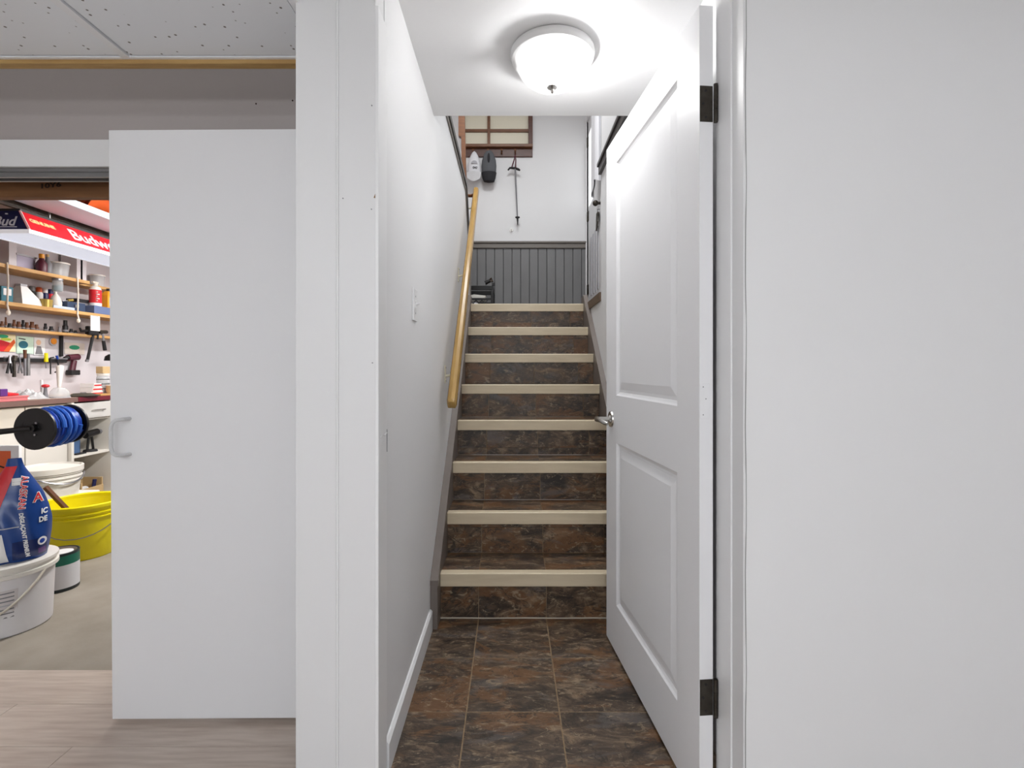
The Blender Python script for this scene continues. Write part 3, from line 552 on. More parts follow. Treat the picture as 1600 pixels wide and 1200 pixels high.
# shelves on the side wall
SXF = -3.75; zT, zM, zL = 1.903, 1.625, 1.438
sh = T('wall_shelf', 'pine shelves along the workshop wall, hung with white rope', 'shelves', (-4.0, 3.2, zL))
y0, y1 = 0.0, 2.1
O('shelf_board', M().box((0, y0, zT-zL-.028), (.25, 1.27, zT-zL)), pine, sh, bevel=.002); O('shelf_board', M().box((0, 1.275, zT-zL-.028), (.14, y1, zT-zL)), pine, sh, bevel=.002)
O('shelf_board', M().box((0, y0, zM-zL-.028), (.25, y1, zM-zL)), pine, sh, bevel=.002)
O('shelf_board', M().box((0, y0, -.022), (.14, y1, 0)), pine, sh, bevel=.002)
for px in (16, 121, 127): dd = 3.85*F/(799-px); O('upright', M().box((.03, dd-3.2-.03, zT-zL), (.17, dd-3.2+.03, zT-zL+.36)), wshop, sh)
for px in (11, 121):
    dd = 3.745*F/(799-px)-3.2; O('rope', M().tube([(.256, dd, zT-zL+.01), (.258, dd+.004, (zT+zM)/2-zL), (.256, dd, zM-zL-.03), (.262, dd+.006, zM-zL-.075)], .006, 6), rope, sh)
    O('rope_knot', M().ball((.26, dd+.004, zM-zL-.085), (.014, .014, .02), 8), rope, sh)
def sp(px, back=.12): d = (3.75+back)*F/(799-px); return -3.75-back, d
# top shelf goods
def tub(px, w_px, h_px, lab, m_, zb, back=.1, cat='tub', name='plastic_tub'):
    x, d = sp(px, back); r = w_px*d/F/2; h = h_px*d/F
    t = T(name, lab, cat, (x, d, zb)); O('body', M().lathe([(r*.82, 0), (r*.95, h*.85), (r*.95, h*.86), (r, h*.87), (r, h*.93)], n=22), m_, t, smooth=True); O('lid', M().lathe([(r*1.02, h*.90), (r*1.02, h), (r*.9, h*1.01)], n=22), whitep, t, smooth=True); return t
tub(90, 30, 22, 'pale cloudy tub with a lid on the top pine shelf', clearp, zT)
tub(152, 20, 18, 'cloudy tub on the top pine shelf past the upright', clearp, zT, .175)
bxs = T('storage_bin', 'lavender-grey open bin on the top pine shelf', 'bin', (sp(30, .14)[0], sp(30, .14)[1], zT)); O('body', M().loft([[(-.05, -.07, 0), (.05, -.07, 0), (.05, .07, 0), (-.05, .07, 0)], [(-.06, -.08, .11), (.06, -.08, .11), (.06, .08, .11), (-.06, .08, .11)]]), mat('lavender_plastic', (170, 164, 186), .5), bxs, bevel=.004); O('rim', M().box((-.065, -.085, .105), (.065, .085, .118)), lgrey, bxs)
bt = T('dark_bottle', 'dark bottle with amber cap on the top pine shelf', 'bottle', (*sp(65, .04), zT)); O('body', M().lathe([(.035, 0), (.037, .07), (.018, .10), (.015, .115)], n=18), maroon, bt, smooth=True); O('cap', M().lathe([(.018, .112), (.018, .145), (.012, .148)], n=14), amber, bt, smooth=True)
bt = T('dark_bottle', 'brown-labelled glass bottle with a cork on the top pine shelf', 'bottle', (*sp(74, .06), zT)); O('body', M().lathe([(.03, 0), (.032, .08), (.014, .11), (.012, .14)], n=18), grey1, bt, smooth=True); O('cap', M().lathe([(.013, .138), (.013, .16)], n=12), card, bt)
bk = T('power_tool_case', 'black tool case lying open on the top pine shelf', 'case', (*sp(55, .18), zT)); O('body', M().box((-.04, -.055, 0), (.035, .055, .055)), blackm, bk, bevel=.006); O('handle', M().tube([(-.02, -.04, .055), (-.02, -.03, .075), (-.02, .03, .075), (-.02, .04, .055)], .006, 6), black, bk)
# hanging jar
jr_ = T('hanging_jar', 'glass jar hanging under the top pine shelf', 'jar', (*sp(90, .03), zT-.135)); O('body', M().lathe([(.03, 0), (.036, .01), (.036, .075), (.03, .09)], n=20), glass, jr_, smooth=True); O('lid', M().lathe([(.037, .09), (.037, .106), (.03, .107)], n=20), steel, jr_, smooth=True); O('contents', M().lathe([(.026, .004), (.032, .012), (.032, .05)], n=14), teal, jr_)
# middle shelf goods
def boxthing(name, lab, cat, px, back, wd_, dp, h, m_, zb, extra=None):
    x, d = sp(px, back); t = T(name, lab, cat, (x, d, zb)); O('body', M().box((-dp/2, -wd_/2, 0), (dp/2, wd_/2, h)), m_, t, bevel=.003)
    if extra: extra(t)
    return t
boxthing('teal_carton', 'teal carton at the end of the middle pine shelf', 'carton', 1, .08, .09, .1, .115, teal, zM, lambda t: O('label_print', M().box((.05, -.03, .05), (.0515, .03, .1)), white, t))
t = T('paper_bag', 'white folded paper bag on the middle pine shelf', 'bag', (*sp(38, .11), zM)); O('body', M().loft([[(-.07, -.085, 0), (.07, -.085, 0), (.07, .08, 0), (-.07, .08, 0)], [(-.06, -.08, .05), (.06, -.08, .05), (.06, .07, .05), (-.06, .07, .05)], [(-.02, -.05, .15), (.02, -.05, .15), (.02, .0, .15), (-.02, .0, .15)]]), white, t); O('fold', M().box((-.022, -.052, .148), (.022, .002, .165)), lgrey, t)
for px, lab, m_, c_ in ((31, 'black aerosol can with red cap on the middle pine shelf', black, red), (50, 'black round spool standing behind the paper bag', blackm, grey1), (61, 'white tube with orange cap on the middle pine shelf', white, orange), (70, 'navy tube with white cap on the middle pine shelf', navy2, white), (79, 'red tube with navy cap on the middle pine shelf', red, navy2)):
    t = T('aerosol_can', lab, 'can', (*sp(px, .215), zM)); O('body', M().lathe([(.024, 0), (.026, .004), (.026, .13), (.018, .145)], n=18), m_, t, smooth=True); O('cap', M().lathe([(.02, .143), (.019, .18), (.012, .184)], n=16), c_, t, smooth=True)
t = T('gold_tin', 'round gold tin on the middle pine shelf', 'tin', (*sp(72, .045), zM)); O('body', M().lathe([(.04, 0), (.041, .045), (.042, .046)], n=26), goldtin, t, smooth=True); O('lid', M().lathe([(.043, .044), (.043, .062), (.036, .066)], n=26), goldtin, t, smooth=True)
t = T('squeeze_bottle', 'white cone-topped squeeze bottle on the middle pine shelf', 'bottle', (*sp(87, .09), zM)); O('body', M().lathe([(.04, 0), (.042, .06), (.03, .10), (.012, .13)], n=20), whitep, t, smooth=True); O('nozzle', M().lathe([(.011, .128), (.004, .165)], n=12), whitep, t)
boxthing('tool_case', 'navy plastic tool case on the middle pine shelf', 'case', 109, .09, .18, .12, .075, mat('navy_case', (42, 62, 92), .5), zM, lambda t: O('latch', M().box((.06, -.02, .03), (.066, .02, .055)), grey1, t))
boxthing('clear_tray', 'pale blue tray on the front of the middle pine shelf', 'tray', 98, .016, .2, .03, .022, mat('pale_blue_plastic', (190, 204, 224), .4), zM)
t = T('screwdriver', 'screwdriver with a yellow-green handle lying on the tool case', 'screwdriver', (*sp(109, .09), zM+.09)); O('handle', M().tube([(0, -.02, 0), (.0, .03, .012)], .010, 8), olive, t); O('shank', M().tube([(0, -.07, -.012), (0, -.02, 0)], .004, 6), steel, t)
for i in range(4):
    t = boxthing('stacked_box', 'dark flat box stacked behind the white rope on the middle shelf', 'box', 120+i, .14, .15, .10, .03, (grey1, blackm, grey1, blackm)[i], zM+.031*i); t['group'] = 'dark flat boxes stacked on the middle shelf'; t['label'] = ('grey flat box at the bottom of the stack behind the white rope', 'black flat box second from the bottom of the rope-side stack', 'grey flat box third from the bottom of the rope-side stack', 'black flat box on top of the stack behind the white rope')[i]
boxthing('blue_drawer_case', 'slate blue case on the middle shelf under the red can', 'case', 156, .07, .28, .13, .07, mat('slate_blue', (96, 112, 150), .5), zM)
t = T('fire_extinguisher', 'red and white canister with a cream valve on the blue case', 'canister', (*sp(149, .06), zM+.07)); R_ = .047
O('body', M().lathe([(R_*.9, 0), (R_, .006), (R_, .03)], n=24), white, t, smooth=True); O('red_label', M().lathe([(R_+.0005, .03), (R_+.0005, .15)], n=24), red, t, smooth=True); O('shoulder', M().lathe([(R_, .15), (R_*.8, .175), (.016, .19)], n=24), whitep, t, smooth=True); O('valve', M().lathe([(.018, .19), (.018, .215), (.01, .22)], n=14).box((-.01, -.035, .212), (.01, .025, .226)), cream, t)
for i in range(5): O('printed_line', M().box((R_*.72, -.034, .045+i*.02), (R_*1.012, -.03+.02*(i % 2), .052+i*.02)), white, t)
t = T('oil_jug', 'amber jug with a black cap beside the red canister', 'jug', (*sp(170, .08), zM+.07)); O('body', M().loft([[(-.04, -.06, 0), (.04, -.06, 0), (.04, .06, 0), (-.04, .06, 0)], [(-.042, -.062, .12), (.042, -.062, .12), (.042, .062, .12), (-.042, .062, .12)], [(-.02, -.03, .165), (.02, -.03, .165), (.02, .03, .165), (-.02, .03, .165)]]), amber, t, bevel=.006); O('cap', M().cyl((0, 0, .163), (0, 0, .19), .02), black, t); O('label_print', M().box((.042, -.045, .02), (.0435, .045, .1)), white, t); O('label_mark', M().box((.0435, -.015, .04), (.0442, .015, .065)), red, t)
t = T('paper_tag', 'white paper tag hanging from the middle pine shelf', 'tag', (-3.735, 3.74*F/(799-148), zM-.16)); O('sheet', M().box((-.001, -.05, 0), (.001, .05, .135)), white, t); O('tape', M().box((-.012, -.03, .128), (.0015, .03, .134)), lgrey, t)
for i in range(3): O('printed_line', M().box((.001, -.03, .03+i*.035), (.0014, .03, .034+i*.035)), lgrey, t)
# small tools on the lowest shelf
for i, (px, h, r, m_) in enumerate([(3, .05, .012, stickm), (9, .085, .008, stickm), (15, .04, .014, blackm), (22, .07, .012, stickm), (29, .06, .016, stickm), (36, .075, .012, blackm), (42, .06, .015, stickm), (50, .068, .018, stickm), (57, .05, .015, stickm), (71, .065, .013, blackm), (80, .045, .017, blackm), (93, .05, .012, grey1), (102, .11, .021, black), (111, .04, .016, blackm), (118, .03, .014, blackm)]):
    d = 3.90*F/(799-px); nmk = ('drill_bit', 'socket')[r > .013]
    o = T(nmk, 'dark steel %s standing on the lowest pine shelf' % nmk.replace('_', ' '), nmk.replace('_', ' '), (-3.90, d, zL), group=nmk.replace('_', ' ')+'s on the lowest pine shelf')
    if px == 102: o['label'] = 'tall black socket standing on the lowest pine shelf'; del o['group']
    O('body', M().lathe([(r, 0), (r, h*.55), (r*.75, h*.6), (r*.7, h)], n=12), m_, o, smooth=True); O('collar', M().lathe([(r*1.08, h*.1), (r*1.08, h*.25)], n=12), grey1, o)
# wall pictures and hanging tools
XW = -3.995
def onwall(px, py): d = 3.995*F/(799-px); return d, Z(py, d)
def flat(name, lab, cat, x0p, y0p, x1p, y1p, m_, prints=()):
    d0, zt_ = onwall(x0p, y0p); d1_, zb_ = onwall(x1p, y1p); h = zt_-zb_
    t = T(name, lab, cat, (XW, d0, zb_)); O('sheet', M().box((-.004, 0, 0), (.002, d1_-d0, h)), m_, t); W_ = d1_-d0
    for i, (poly, mm) in enumerate(prints): O('print', M().prism([(a*W_, b*h) for a, b in poly], 'x', .002, .0032+.0004*i), mm, t)
    return t
el = lambda cx, cy, rx, ry: [(cx+rx*math.cos(a*PI/8), cy+ry*math.sin(a*PI/8)) for a in range(16)]
flat('poster', 'poster of red and orange fruit shapes pinned below the lowest shelf', 'poster', -4, 521, 24, 550, mat('pale_yellow_paper', (238, 230, 190), .7), [([(0, 0), (.62, .0), (.9, .45), (.3, .62), (0, .68)], red), ([(.3, 0), (.6, .0), (.98, .55), (.9, .72), (.6, .4)], orange), (el(.28, .86, .3, .1), green2), (el(.45, .7, .3, .08), mat('lime', (190, 206, 70), .6))])
flat('poster', 'pale green poster with a teal shape below the lowest shelf', 'poster', 26, 525, 52, 553, mat('pale_green_paper', (206, 232, 214), .7), [(el(.38, .52, .28, .22), teal), ([(.1, .85), (.5, .8), (.5, .86), (.1, .9)], blackm)])
flat('picture_card', 'white card with a small portrait drawing below the lowest shelf', 'card', 53, 527, 70, 555, white, [(el(.4, .72, .22, .16), mat('skin_tone_print', (236, 200, 168), .7)), ([(.1, .05), (.8, .05), (.6, .5), (.25, .52)], grey1)])
t = T('wall_disc', 'round orange disc ornament on the workshop wall', 'ornament', (XW, *onwall(82, 534))); O('ring', M().cyl((0, 0, 0), (.010, 0, 0), .036, n=24), lgrey, t, smooth=True); O('disc', M().cyl((.01, 0, .004), (.014, 0, .004), .027, n=24), mat('orange_disc', (224, 140, 30), .5), t, smooth=True)
flat('sign_card', 'beige card with a green oval on the workshop wall', 'card', 101, 535, 132, 554, mat('beige_paper', (214, 206, 196), .7), [(el(.47, .6, .26, .2), green2)])
d, z = onwall(94, 557); tag(O('level_bar', M().box((XW, d-.012, z), (XW+.02, d+.012, z+.19)), blackm, bevel=.003), 'black vertical bar fixed beside the orange disc', 'bar')
# tool rail with tools
d0, z0 = onwall(-3, 562); d9, z9 = onwall(97, 566)
tr_ = T('tool_rail', 'dark horizontal magnetic tool rail on the workshop wall', 'rail', (XW, d0, 1.178)); O('bar', M().box((0, 0, 0), (.045, d9-d0, .035)), blackm, tr_, bevel=.004); O('lip', M().box((.04, 0, .03), (.05, d9-d0, .04)), grey1, tr_)
zr = 1.178
def hungtool(name, lab, cat, px, segs, hx_=.058):
    d = (3.995-hx_)*F/(799-px); t = T(name, lab, cat, (XW+hx_, d, zr))
    for nm, pts, r, m_ in segs: O(nm, M().tube([(0, a, b) for a, b in pts], r, 8), m_, t, smooth=True)
hungtool('pliers', 'pliers with black grips hanging on the tool rail', 'pliers', 15, [('grip', [(-.004, -.01), (-.02, -.09)], [.007, .009], black), ('grip', [(.004, -.01), (.02, -.09)], [.007, .009], black), ('jaw', [(0, .05), (0, -.01)], [.006, .014], steel)])
hungtool('wrench', 'dark adjustable wrench hanging on the tool rail', 'wrench', 22, [('handle', [(0, -.12), (0, .01)], [.012, .009], darkmet), ('head', [(0, .01), (.008, .05)], [.018, .016], darkmet)])
hungtool('scissors', 'scissors with grey loops hanging on the tool rail', 'scissors', 31, [('blade', [(-.005, .06), (.006, -.03)], [.003, .007], steel), ('handle', [(.006, -.03), (.02, -.09)], [.007, .006], grey1), ('handle', [(.0, -.03), (-.012, -.09)], [.007, .006], grey1)])
hungtool('chisel', 'wooden-handled chisel standing in the tool rail', 'chisel', 39, [('handle', [(0, .03), (0, .10)], [.010, .012], stickm), ('blade', [(0, .03), (0, -.11)], [.010, .009], steel)])
hungtool('chisel', 'broad steel chisel with a grey handle hanging on the tool rail', 'chisel', 44, [('handle', [(0, .03), (0, .07)], [.011, .010], grey1), ('blade', [(0, .03), (0, -.11)], [.012, .014], metal)])
hungtool('screwdriver', 'screwdriver with a bright yellow handle standing in the tool rail', 'screwdriver', 72, [('handle', [(0, .005), (0, .08)], [.015, .012], yellow), ('shank', [(0, .005), (0, -.05)], [.004, .004], steel)])
hungtool('hex_key', 'black bent hex key hanging on the tool rail', 'hex key', 79, [('long_arm', [(0, .04), (0, -.10)], [.005, .005], blackm), ('short_arm', [(0, .04), (.03, .045)], [.005, .005], blackm)])
hungtool('hook_tool', 'curved black hook tool at the end of the tool rail', 'hook', 90, [('shank', [(0, .03), (.008, -.03), (.0, -.07), (-.025, -.085)], [.006]*4, blackm), ('handle', [(0, .03), (-.01, .06)], [.008, .009], blue)])
d, z = onwall(109, 586)
t = T('cordless_drill', 'dark maroon cordless tool hanging at the end of the tool rail', 'drill', (XW+.03, d, z)); O('battery', M().box((-.025, -.05, 0), (.03, .045, .045)), blackm, t, bevel=.006); O('grip', M().tube([(0, -.01, .04), (.0, .012, .13)], [.024, .022], 10), maroon, t, smooth=True); O('motor_body', M().tube([(0, -.055, .155), (0, .05, .165)], [.027, .03], 12), maroon, t, smooth=True); O('chuck', M().tube([(0, -.09, .152), (0, -.055, .155)], [.012, .02], 10), blackm, t, smooth=True)
d, z = onwall(142, 548)
t = T('bar_clamp', 'black bar clamp hanging from the middle shelf below the paper tag', 'clamp', (-3.86, 3.86*F/(799-143), 1.20)); O('bar', M().tube([(0, .02, .25), (0, -.045, 0)], .012, 8), blackm, t); O('jaw_head', M().box((-.02, -.05, .235), (.02, .06, .315)), black, t, bevel=.008); O('jaw_arm', M().tube([(0, -.045, .27), (0, -.11, .262), (0, -.125, .29)], [.014, .011, .008], 8), blackm, t); O('handle', M().tube([(0, .045, .28), (0, .07, .26), (0, .068, .20)], [.01, .01, .009], 8), blackm, t); O('pad', M().cyl((0, -.05, -.012), (0, -.048, .008), .014), grey1, t)
t = T('hammer', 'hammer with a black grip hanging beside the bar clamp', 'hammer', (-3.86, 3.86*F/(799-164), 1.30)); O('grip', M().tube([(0, 0, 0), (0, -.018, .09)], [.016, .014], 10), black, t); O('handle', M().tube([(0, -.018, .09), (0, -.03, .16)], [.011, .010], 8), grey1, t); O('head', M().tube([(0, -.075, .168), (0, .02, .175)], [.018, .016], 10), darkmet, t)
t = T('desk_lamp', 'black clip lamp bent over the bench by the glass jar', 'lamp', (-3.75, 4.70, .90)); O('shade', M().lathe([(.05, .30), (.042, .34), (.015, .36)], n=18), black, t, smooth=True); O('arm', M().tube([(0, 0, .34), (.0, .05, .26), (0, .06, .12), (0, .05, .012)], .007, 8), black, t); O('clip', M().box((-.03, .02, 0), (.03, .08, .02)), black, t)

# bench: cabinets and worktop
BX = -3.4; BZ = .90
wt = T('bench_worktop', 'long workbench top with a worn burgundy front edge', 'worktop', (-3.7, 3.2, BZ-.036)); O('slab', M().box((-.299, 0, 0), (.29, 1.6, .036)), mat('worn_worktop', (200, 176, 160), .6), wt); O('front_edge', M().box((.29, .74, 0), (.305, 1.6, .036)), burg, wt, label='burgundy edge'); O('front_edge', M().box((.29, 0, 0), (.303, .74, .036)), mat('bare_edge', (120, 92, 84), .7), wt, label='bare worn edge')
dA, dB = 3.4*F/(799-112), 3.4*F/(799-177)
cb = T('open_cabinet', 'white open-shelf cabinet with one drawer under the workbench', 'cabinet', (-3.7, (dA+dB)/2, 0)); hw = (dB-dA)/2
O('carcass', M().box((-.29, -hw, 0), (.299, -hw+.022, BZ-.037)).box((-.29, hw-.022, 0), (.299, hw, BZ-.037)).box((-.29, -hw+.022, .05), (-.275, hw-.022, BZ-.037)).box((-.275, -hw+.022, .05), (.295, hw-.022, .07)).box((-.275, -hw+.022, .71), (.28, hw-.022, .722)), whitep, cb)
O('shelf', M().box((-.274, -hw+.023, .425), (.29, hw-.023, .443)), whitep, cb)
dr = O('drawer', M().box((.281, -hw+.004, .726), (.303, hw-.004, .852)), mat('drawer_front', (210, 208, 204), .45), cb, bevel=.003)
O('handle', M().tube([(.303, -.02, .785), (.325, -.02, .79), (.325, .09, .79), (.303, .09, .785)], .005, 8), chrome, dr, smooth=True)
for z in (.47, .25): O('hinge_mount', M().box((.299, hw-.012, z-.015), (.312, hw-.001, z+.015)), chrome, cb)
c_ = T('base_cabinet', 'white base cabinet under the worn end of the workbench', 'cabinet', (-3.7, (3.2+dA)/2, 0)); hw2 = (dA-3.2)/2-.002
O('carcass', M().box((-.29, -hw2, 0), (.25, hw2, BZ-.037)), mat('cabinet_grey_white', (196, 194, 192), .5), c_)
for i in range(2): a = -hw2+i*hw2; O('drawer', M().box((.25, a+.005, .71), (.272, a+hw2-.005, .855)), cream, c_, bevel=.003); O('door', M().box((.25, a+.005, .03), (.272, a+hw2-.005, .70)), whitep, c_, bevel=.003)
# cabinet contents
def cabpt(px): d = 3.5*F/(799-px); return d
t = T('steel_bracket', 'blue steel bracket leaning in the open cabinet', 'bracket', (-3.47, 4.0, .444)); O('plate', M().box((-.006, -.035, .006), (.006, .035, .24)), mat('steel_blue_paint', (74, 104, 146), .5), t, bevel=.002); O('foot', M().box((-.03, -.045, 0), (.05, .045, .008)), blackm, t); O('side_flange', M().box((-.03, .03, .006), (.006, .036, .22)), MATS['steel_blue_paint'], t)
t = T('hand_grinder', 'black hand grinder on a stand in the open cabinet', 'grinder', (-3.47, 4.14, .444)); O('base', M().cyl((0, 0, 0), (0, 0, .015), .05, .045), blackm, t); O('leg', M().cyl((0, -.03, .012), (0, -.015, .13), .009), black, t); O('leg', M().cyl((0, .03, .012), (0, .012, .13), .009), black, t); O('motor_body', M().tube([(0, -.05, .14), (0, .07, .155)], [.03, .026], 12), black, t, smooth=True); O('nose', M().tube([(0, .07, .155), (0, .10, .15)], [.016, .02], 10), grey1, t)
t = T('cardboard_tray', 'cardboard tray in the bottom of the open cabinet', 'tray', (-3.50, 4.10, .071)); O('tray_floor', M().box((-.09, -.10, 0), (.09, .10, .01)), card, t)
for a, b in (((-.09, -.10, .01), (-.08, .10, .13)), ((.08, -.10, .01), (.09, .10, .09)), ((-.08, -.105, .01), (.08, -.095, .14)), ((-.08, .095, .01), (.08, .105, .15))): O('tray_wall', M().box(a, b), card, t)
tag(O('tape_roll', M().cyl((-3.50, 4.08, .125), (-3.46, 4.08, .13), .042, n=22), white, smooth=True), 'white tape roll in the cardboard tray', 'tape roll')
tag(O('marker_pen', M().tube([(-3.46, 4.15, .086), (-3.45, 4.16, .21)], .014, 10), navy2, smooth=True), 'thick navy marker standing in the cardboard tray', 'marker')
# bench-top clutter
def bt_(px, back=.06): x = -3.395-back; return x, -x*F/(799-px)
t = T('parts_tray', 'pink plastic parts tray on the workbench', 'tray', (*bt_(6), BZ)); O('body', M().box((-.06, -.12, 0), (.05, .12, .03)), pink, t, bevel=.004); O('rim', M().box((-.065, -.122, .028), (.055, .122, .036)), pink, t)
t = T('toy_tool', 'red plastic clamp lying on the pink tray', 'clamp', (bt_(8)[0], bt_(8)[1], BZ+.037)); O('body', M().tube([(0, -.06, .01), (0, -.01, .014), (0, .09, .008)], [.012, .016, .007], 8), red, t); O('knob', M().ball((0, -.02, .03), (.014, .014, .016), 8), red, t)
tag(O('purple_box', M().cbox((bt_(1)[0], bt_(1)[1], BZ+.062), (.05, .05, .05)), purple, bevel=.004), 'small purple box on the pink tray', 'box')
m = M().grid(lambda a, b: (-3.60+.17*a, 3.86+.19*b, BZ+.004+.055*math.sin(PI*a)**.5*math.sin(PI*b)**.5*(1+.25*math.sin(19*a+7*b)+.22*math.sin(23*b-5*a))), 14, 14); m.add([(-3.60, 3.86, BZ), (-3.43, 3.86, BZ), (-3.43, 4.05, BZ), (-3.60, 4.05, BZ)], [(0, 1, 2, 3)])
tag(O('plastic_bag', m, clearp, smooth=True), 'crumpled clear plastic bag on the workbench', 'bag')
for o_ in [COL.objects[-1]]: o_.location.y = -.31
t = T('red_hand_pump', 'red-topped tool standing beside the glass bowl', 'tool', (bt_(71, .09)[0], bt_(71, .09)[1], BZ)); O('base', M().lathe([(.02, 0), (.012, .05), (.01, .085)], n=14), grey1, t); O('knob', M().ball((0, 0, .095), (.025, .025, .013), 10), red, t, smooth=True)
t = T('glass_bowl', 'upturned clear glass bowl on the workbench', 'bowl', (*bt_(93, .08), BZ)); O('dome', M().lathe([(.064, 0), (.064, .02), (.057, .05), (.036, .076), (.008, .084)], n=28), glass, t, smooth=True); O('foot_rim', M().lathe([(.066, 0), (.066, .008)], n=28), lgrey, t)
tag(O('paper_cone', M().cyl((-3.60, -(-3.6)*F/(799-92), BZ+.014), (-3.69, 3.66*F/(799-96)+.02, BZ+.24), .006, .026, 16), whitep, smooth=True), 'rolled white paper cone leaning behind the glass bowl', 'paper')
t = T('white_stick', 'thin white rod standing on the workbench', 'rod', (*bt_(65, .14), BZ)); O('rod', M().cyl((0, 0, .006), (0, 0, .14), .009), white, t); O('base', M().cyl((0, 0, 0), (0, 0, .008), .025), white, t)
t = T('grinding_disc', 'dark round grinding disc on the workbench', 'disc', (*bt_(130, .06), BZ+.004)); O('disc', M().lathe([(.1, 0), (.102, .006), (.06, .022), (.02, .024)], n=30), mat('dark_olive', (62, 58, 48), .7), t, smooth=True); O('hub', M().lathe([(.02, .022), (.02, .03)], n=16), steel, t)
tag(O('offcut_board', M().box((-3.50, 4.16, BZ), (-3.40, 4.40, BZ+.014)), pine), 'pale pine offcut at the end of the workbench', 'offcut')
bx_ = bt_(143, .18)
for i in range(3):
    t = T('small_box', ('lowest', 'middle', 'topmost')[i]+' red and white small box in the stack on the workbench', 'box', (bx_[0], bx_[1], BZ+.034*i), (0, 0, .1*i), group='small red and white boxes on the workbench'); O('body', M().box((-.05, -.06, 0), (.05, .06, .033)), white, t); O('stripe', M().box((.05, -.055, .01), (.0512, .055, .022)), red, t)
t = T('hardware_jar', 'tall glass jar of hardware with a wooden block on top', 'jar', (*bt_(161, .16), BZ)); O('body', M().lathe([(.042, 0), (.046, .01), (.046, .15), (.038, .165)], n=24), glass, t, smooth=True); O('lid', M().lathe([(.044, .165), (.044, .182), (.036, .184)], n=24), whitep, t, smooth=True); O('contents', M().lathe([(.036, .006), (.041, .02), (.041, .11)], n=16), steel, t)
for z in (.05, .09, .13): O('band', M().lathe([(.0468, z), (.0468, z+.006)], n=24), blackm, t)
tag(O('wood_block', M().cbox((bt_(161, .16)[0], bt_(161, .16)[1], BZ+.1845+.03), (.06, .08, .06)), card, bevel=.003), 'tan wooden block on top of the hardware jar', 'block')
t = T('cork_jar', 'squat tan cup at the end of the workbench', 'cup', (*bt_(175, .06), BZ+.014)); O('body', M().lathe([(.035, 0), (.042, .03), (.04, .065)], n=20), card, t, smooth=True); O('rim', M().lathe([(.042, .062), (.044, .07), (.04, .072)], n=20), cream, t, smooth=True)

# floor cluster
pl2 = T('round_pail', 'cloudy white lidded tub on the upturned bin', 'pail', (-3.15, 3.425, .252)); R_ = .178
O('body', M().lathe([(R_*.86, 0), (R_*.95, .15), (R_*.95, .152)], n=36), whitep, pl2, smooth=True)
for z in (.105, .13, .155): O('ridge', M().lathe([(R_*.95, z), (R_*.985, z+.003), (R_*.985, z+.009), (R_*.95, z+.012)], n=36), whitep, pl2, smooth=True)
O('rim', M().lathe([(R_*.97, .165), (R_*1.02, .17), (R_*1.02, .205), (R_*.96, .208), (R_*.93, .195), (R_*.2, .190)], n=36), whitep, pl2, smooth=True); O('handle', M().tube([(R_*1.02*math.cos(a), R_*1.02*math.sin(a), .15-.05*math.sin((a+1.2)/1.9*PI)) for a in [-1.2+1.9*i/10 for i in range(11)]], .005, 6), steel, pl2)
bn = T('storage_bin', 'low white bin turned upside down under the round tub', 'bin', (-3.15, 3.43, 0)); O('body', M().loft([[(-.19, -.2, .02), (.19, -.2, .02), (.19, .22, .02), (-.19, .22, .02)], [(-.175, -.185, .25), (.175, -.185, .25), (.175, .205, .25), (-.175, .205, .25)]]), whitep, bn, bevel=.008); O('rim', M().box((-.2, -.21, 0), (.2, .23, .02)), whitep, bn, bevel=.004)
yb = T('yellow_bucket', 'bright yellow plastic bucket on the concrete floor', 'bucket', (-2.607, 3.06, 0)); r0, r1, hB = .158, .205, .325
O('wall', M().lathe([(r0, 0), (r0+.006, .01), (r1-.004, hB-.01), (r1-.010, hB-.012), (r0-.004, .02), (.01, .018)], n=44), yellow, yb, smooth=True)
O('rim', M().ring([(r1-.012, hB-.02), (r1+.008, hB-.018), (r1+.010, hB-.002), (r1, hB+.004), (r1-.012, hB-.002)]), yellow, yb, smooth=True)
for z in (hB-.05, hB-.075): rq = r0+(r1-r0)*z/hB; O('ridge', M().ring([(rq-.002, z-.005), (rq+.008, z-.003), (rq+.008, z+.005), (rq-.002, z+.007)]), yellow, yb, smooth=True)
O('wire_handle', M().tube([((r1+.006)*math.cos(a), (r1+.006)*math.sin(a)-.004, hB-.05-.13*math.sin((a+2.5)/2.9*PI)) for a in [-2.5+2.9*i/14 for i in range(15)]], .003, 6), steel, yb, smooth=True)
tag(O('wooden_stick', M().tube([(-2.53, 3.10, .035), (-2.69, 2.90, .44)], .014, 4), stickm), 'brown wooden stick standing in the yellow bucket', 'stick')
pc = T('paint_can', 'paint can with green band and white label on the floor', 'paint can', (-2.32, 2.575, 0)); r = .083
O('can', M().lathe([(r*.98, 0), (r, .003), (r, .183), (r*1.01, .186), (r*1.01, .190), (r*.93, .190), (r*.92, .184)], n=40), mat('green_black_can', (30, 44, 50), .4), pc, smooth=True)
O('label_print', M().lathe([(r*1.004, .016), (r*1.004, .132)], n=40), mat('white_can_label', (214, 214, 218), .5), pc, smooth=True); O('green_band', M().lathe([(r*1.006, .132), (r*1.006, .178)], n=40), green, pc, smooth=True)
O('lid', M().lathe([(r*.9, .184), (r*.88, .189), (r*.75, .186), (.004, .186)], n=40), steel, pc, smooth=True); O('spilled_paint', M().lathe([(r*.55, .1866), (r*.5, .188), (.004, .188)], n=20, c=(.018, 0, 0)), white, pc, smooth=True); O('black_smear', M().lathe([(r*.4, .1868), (.004, .1885)], (-.03, -.01, 0), 14), black, pc)
O('ear', M().cyl((-.0*r+.01, -r*1.0, .155), (.01, -r*1.1, .155), .012, .007), blackm, pc)
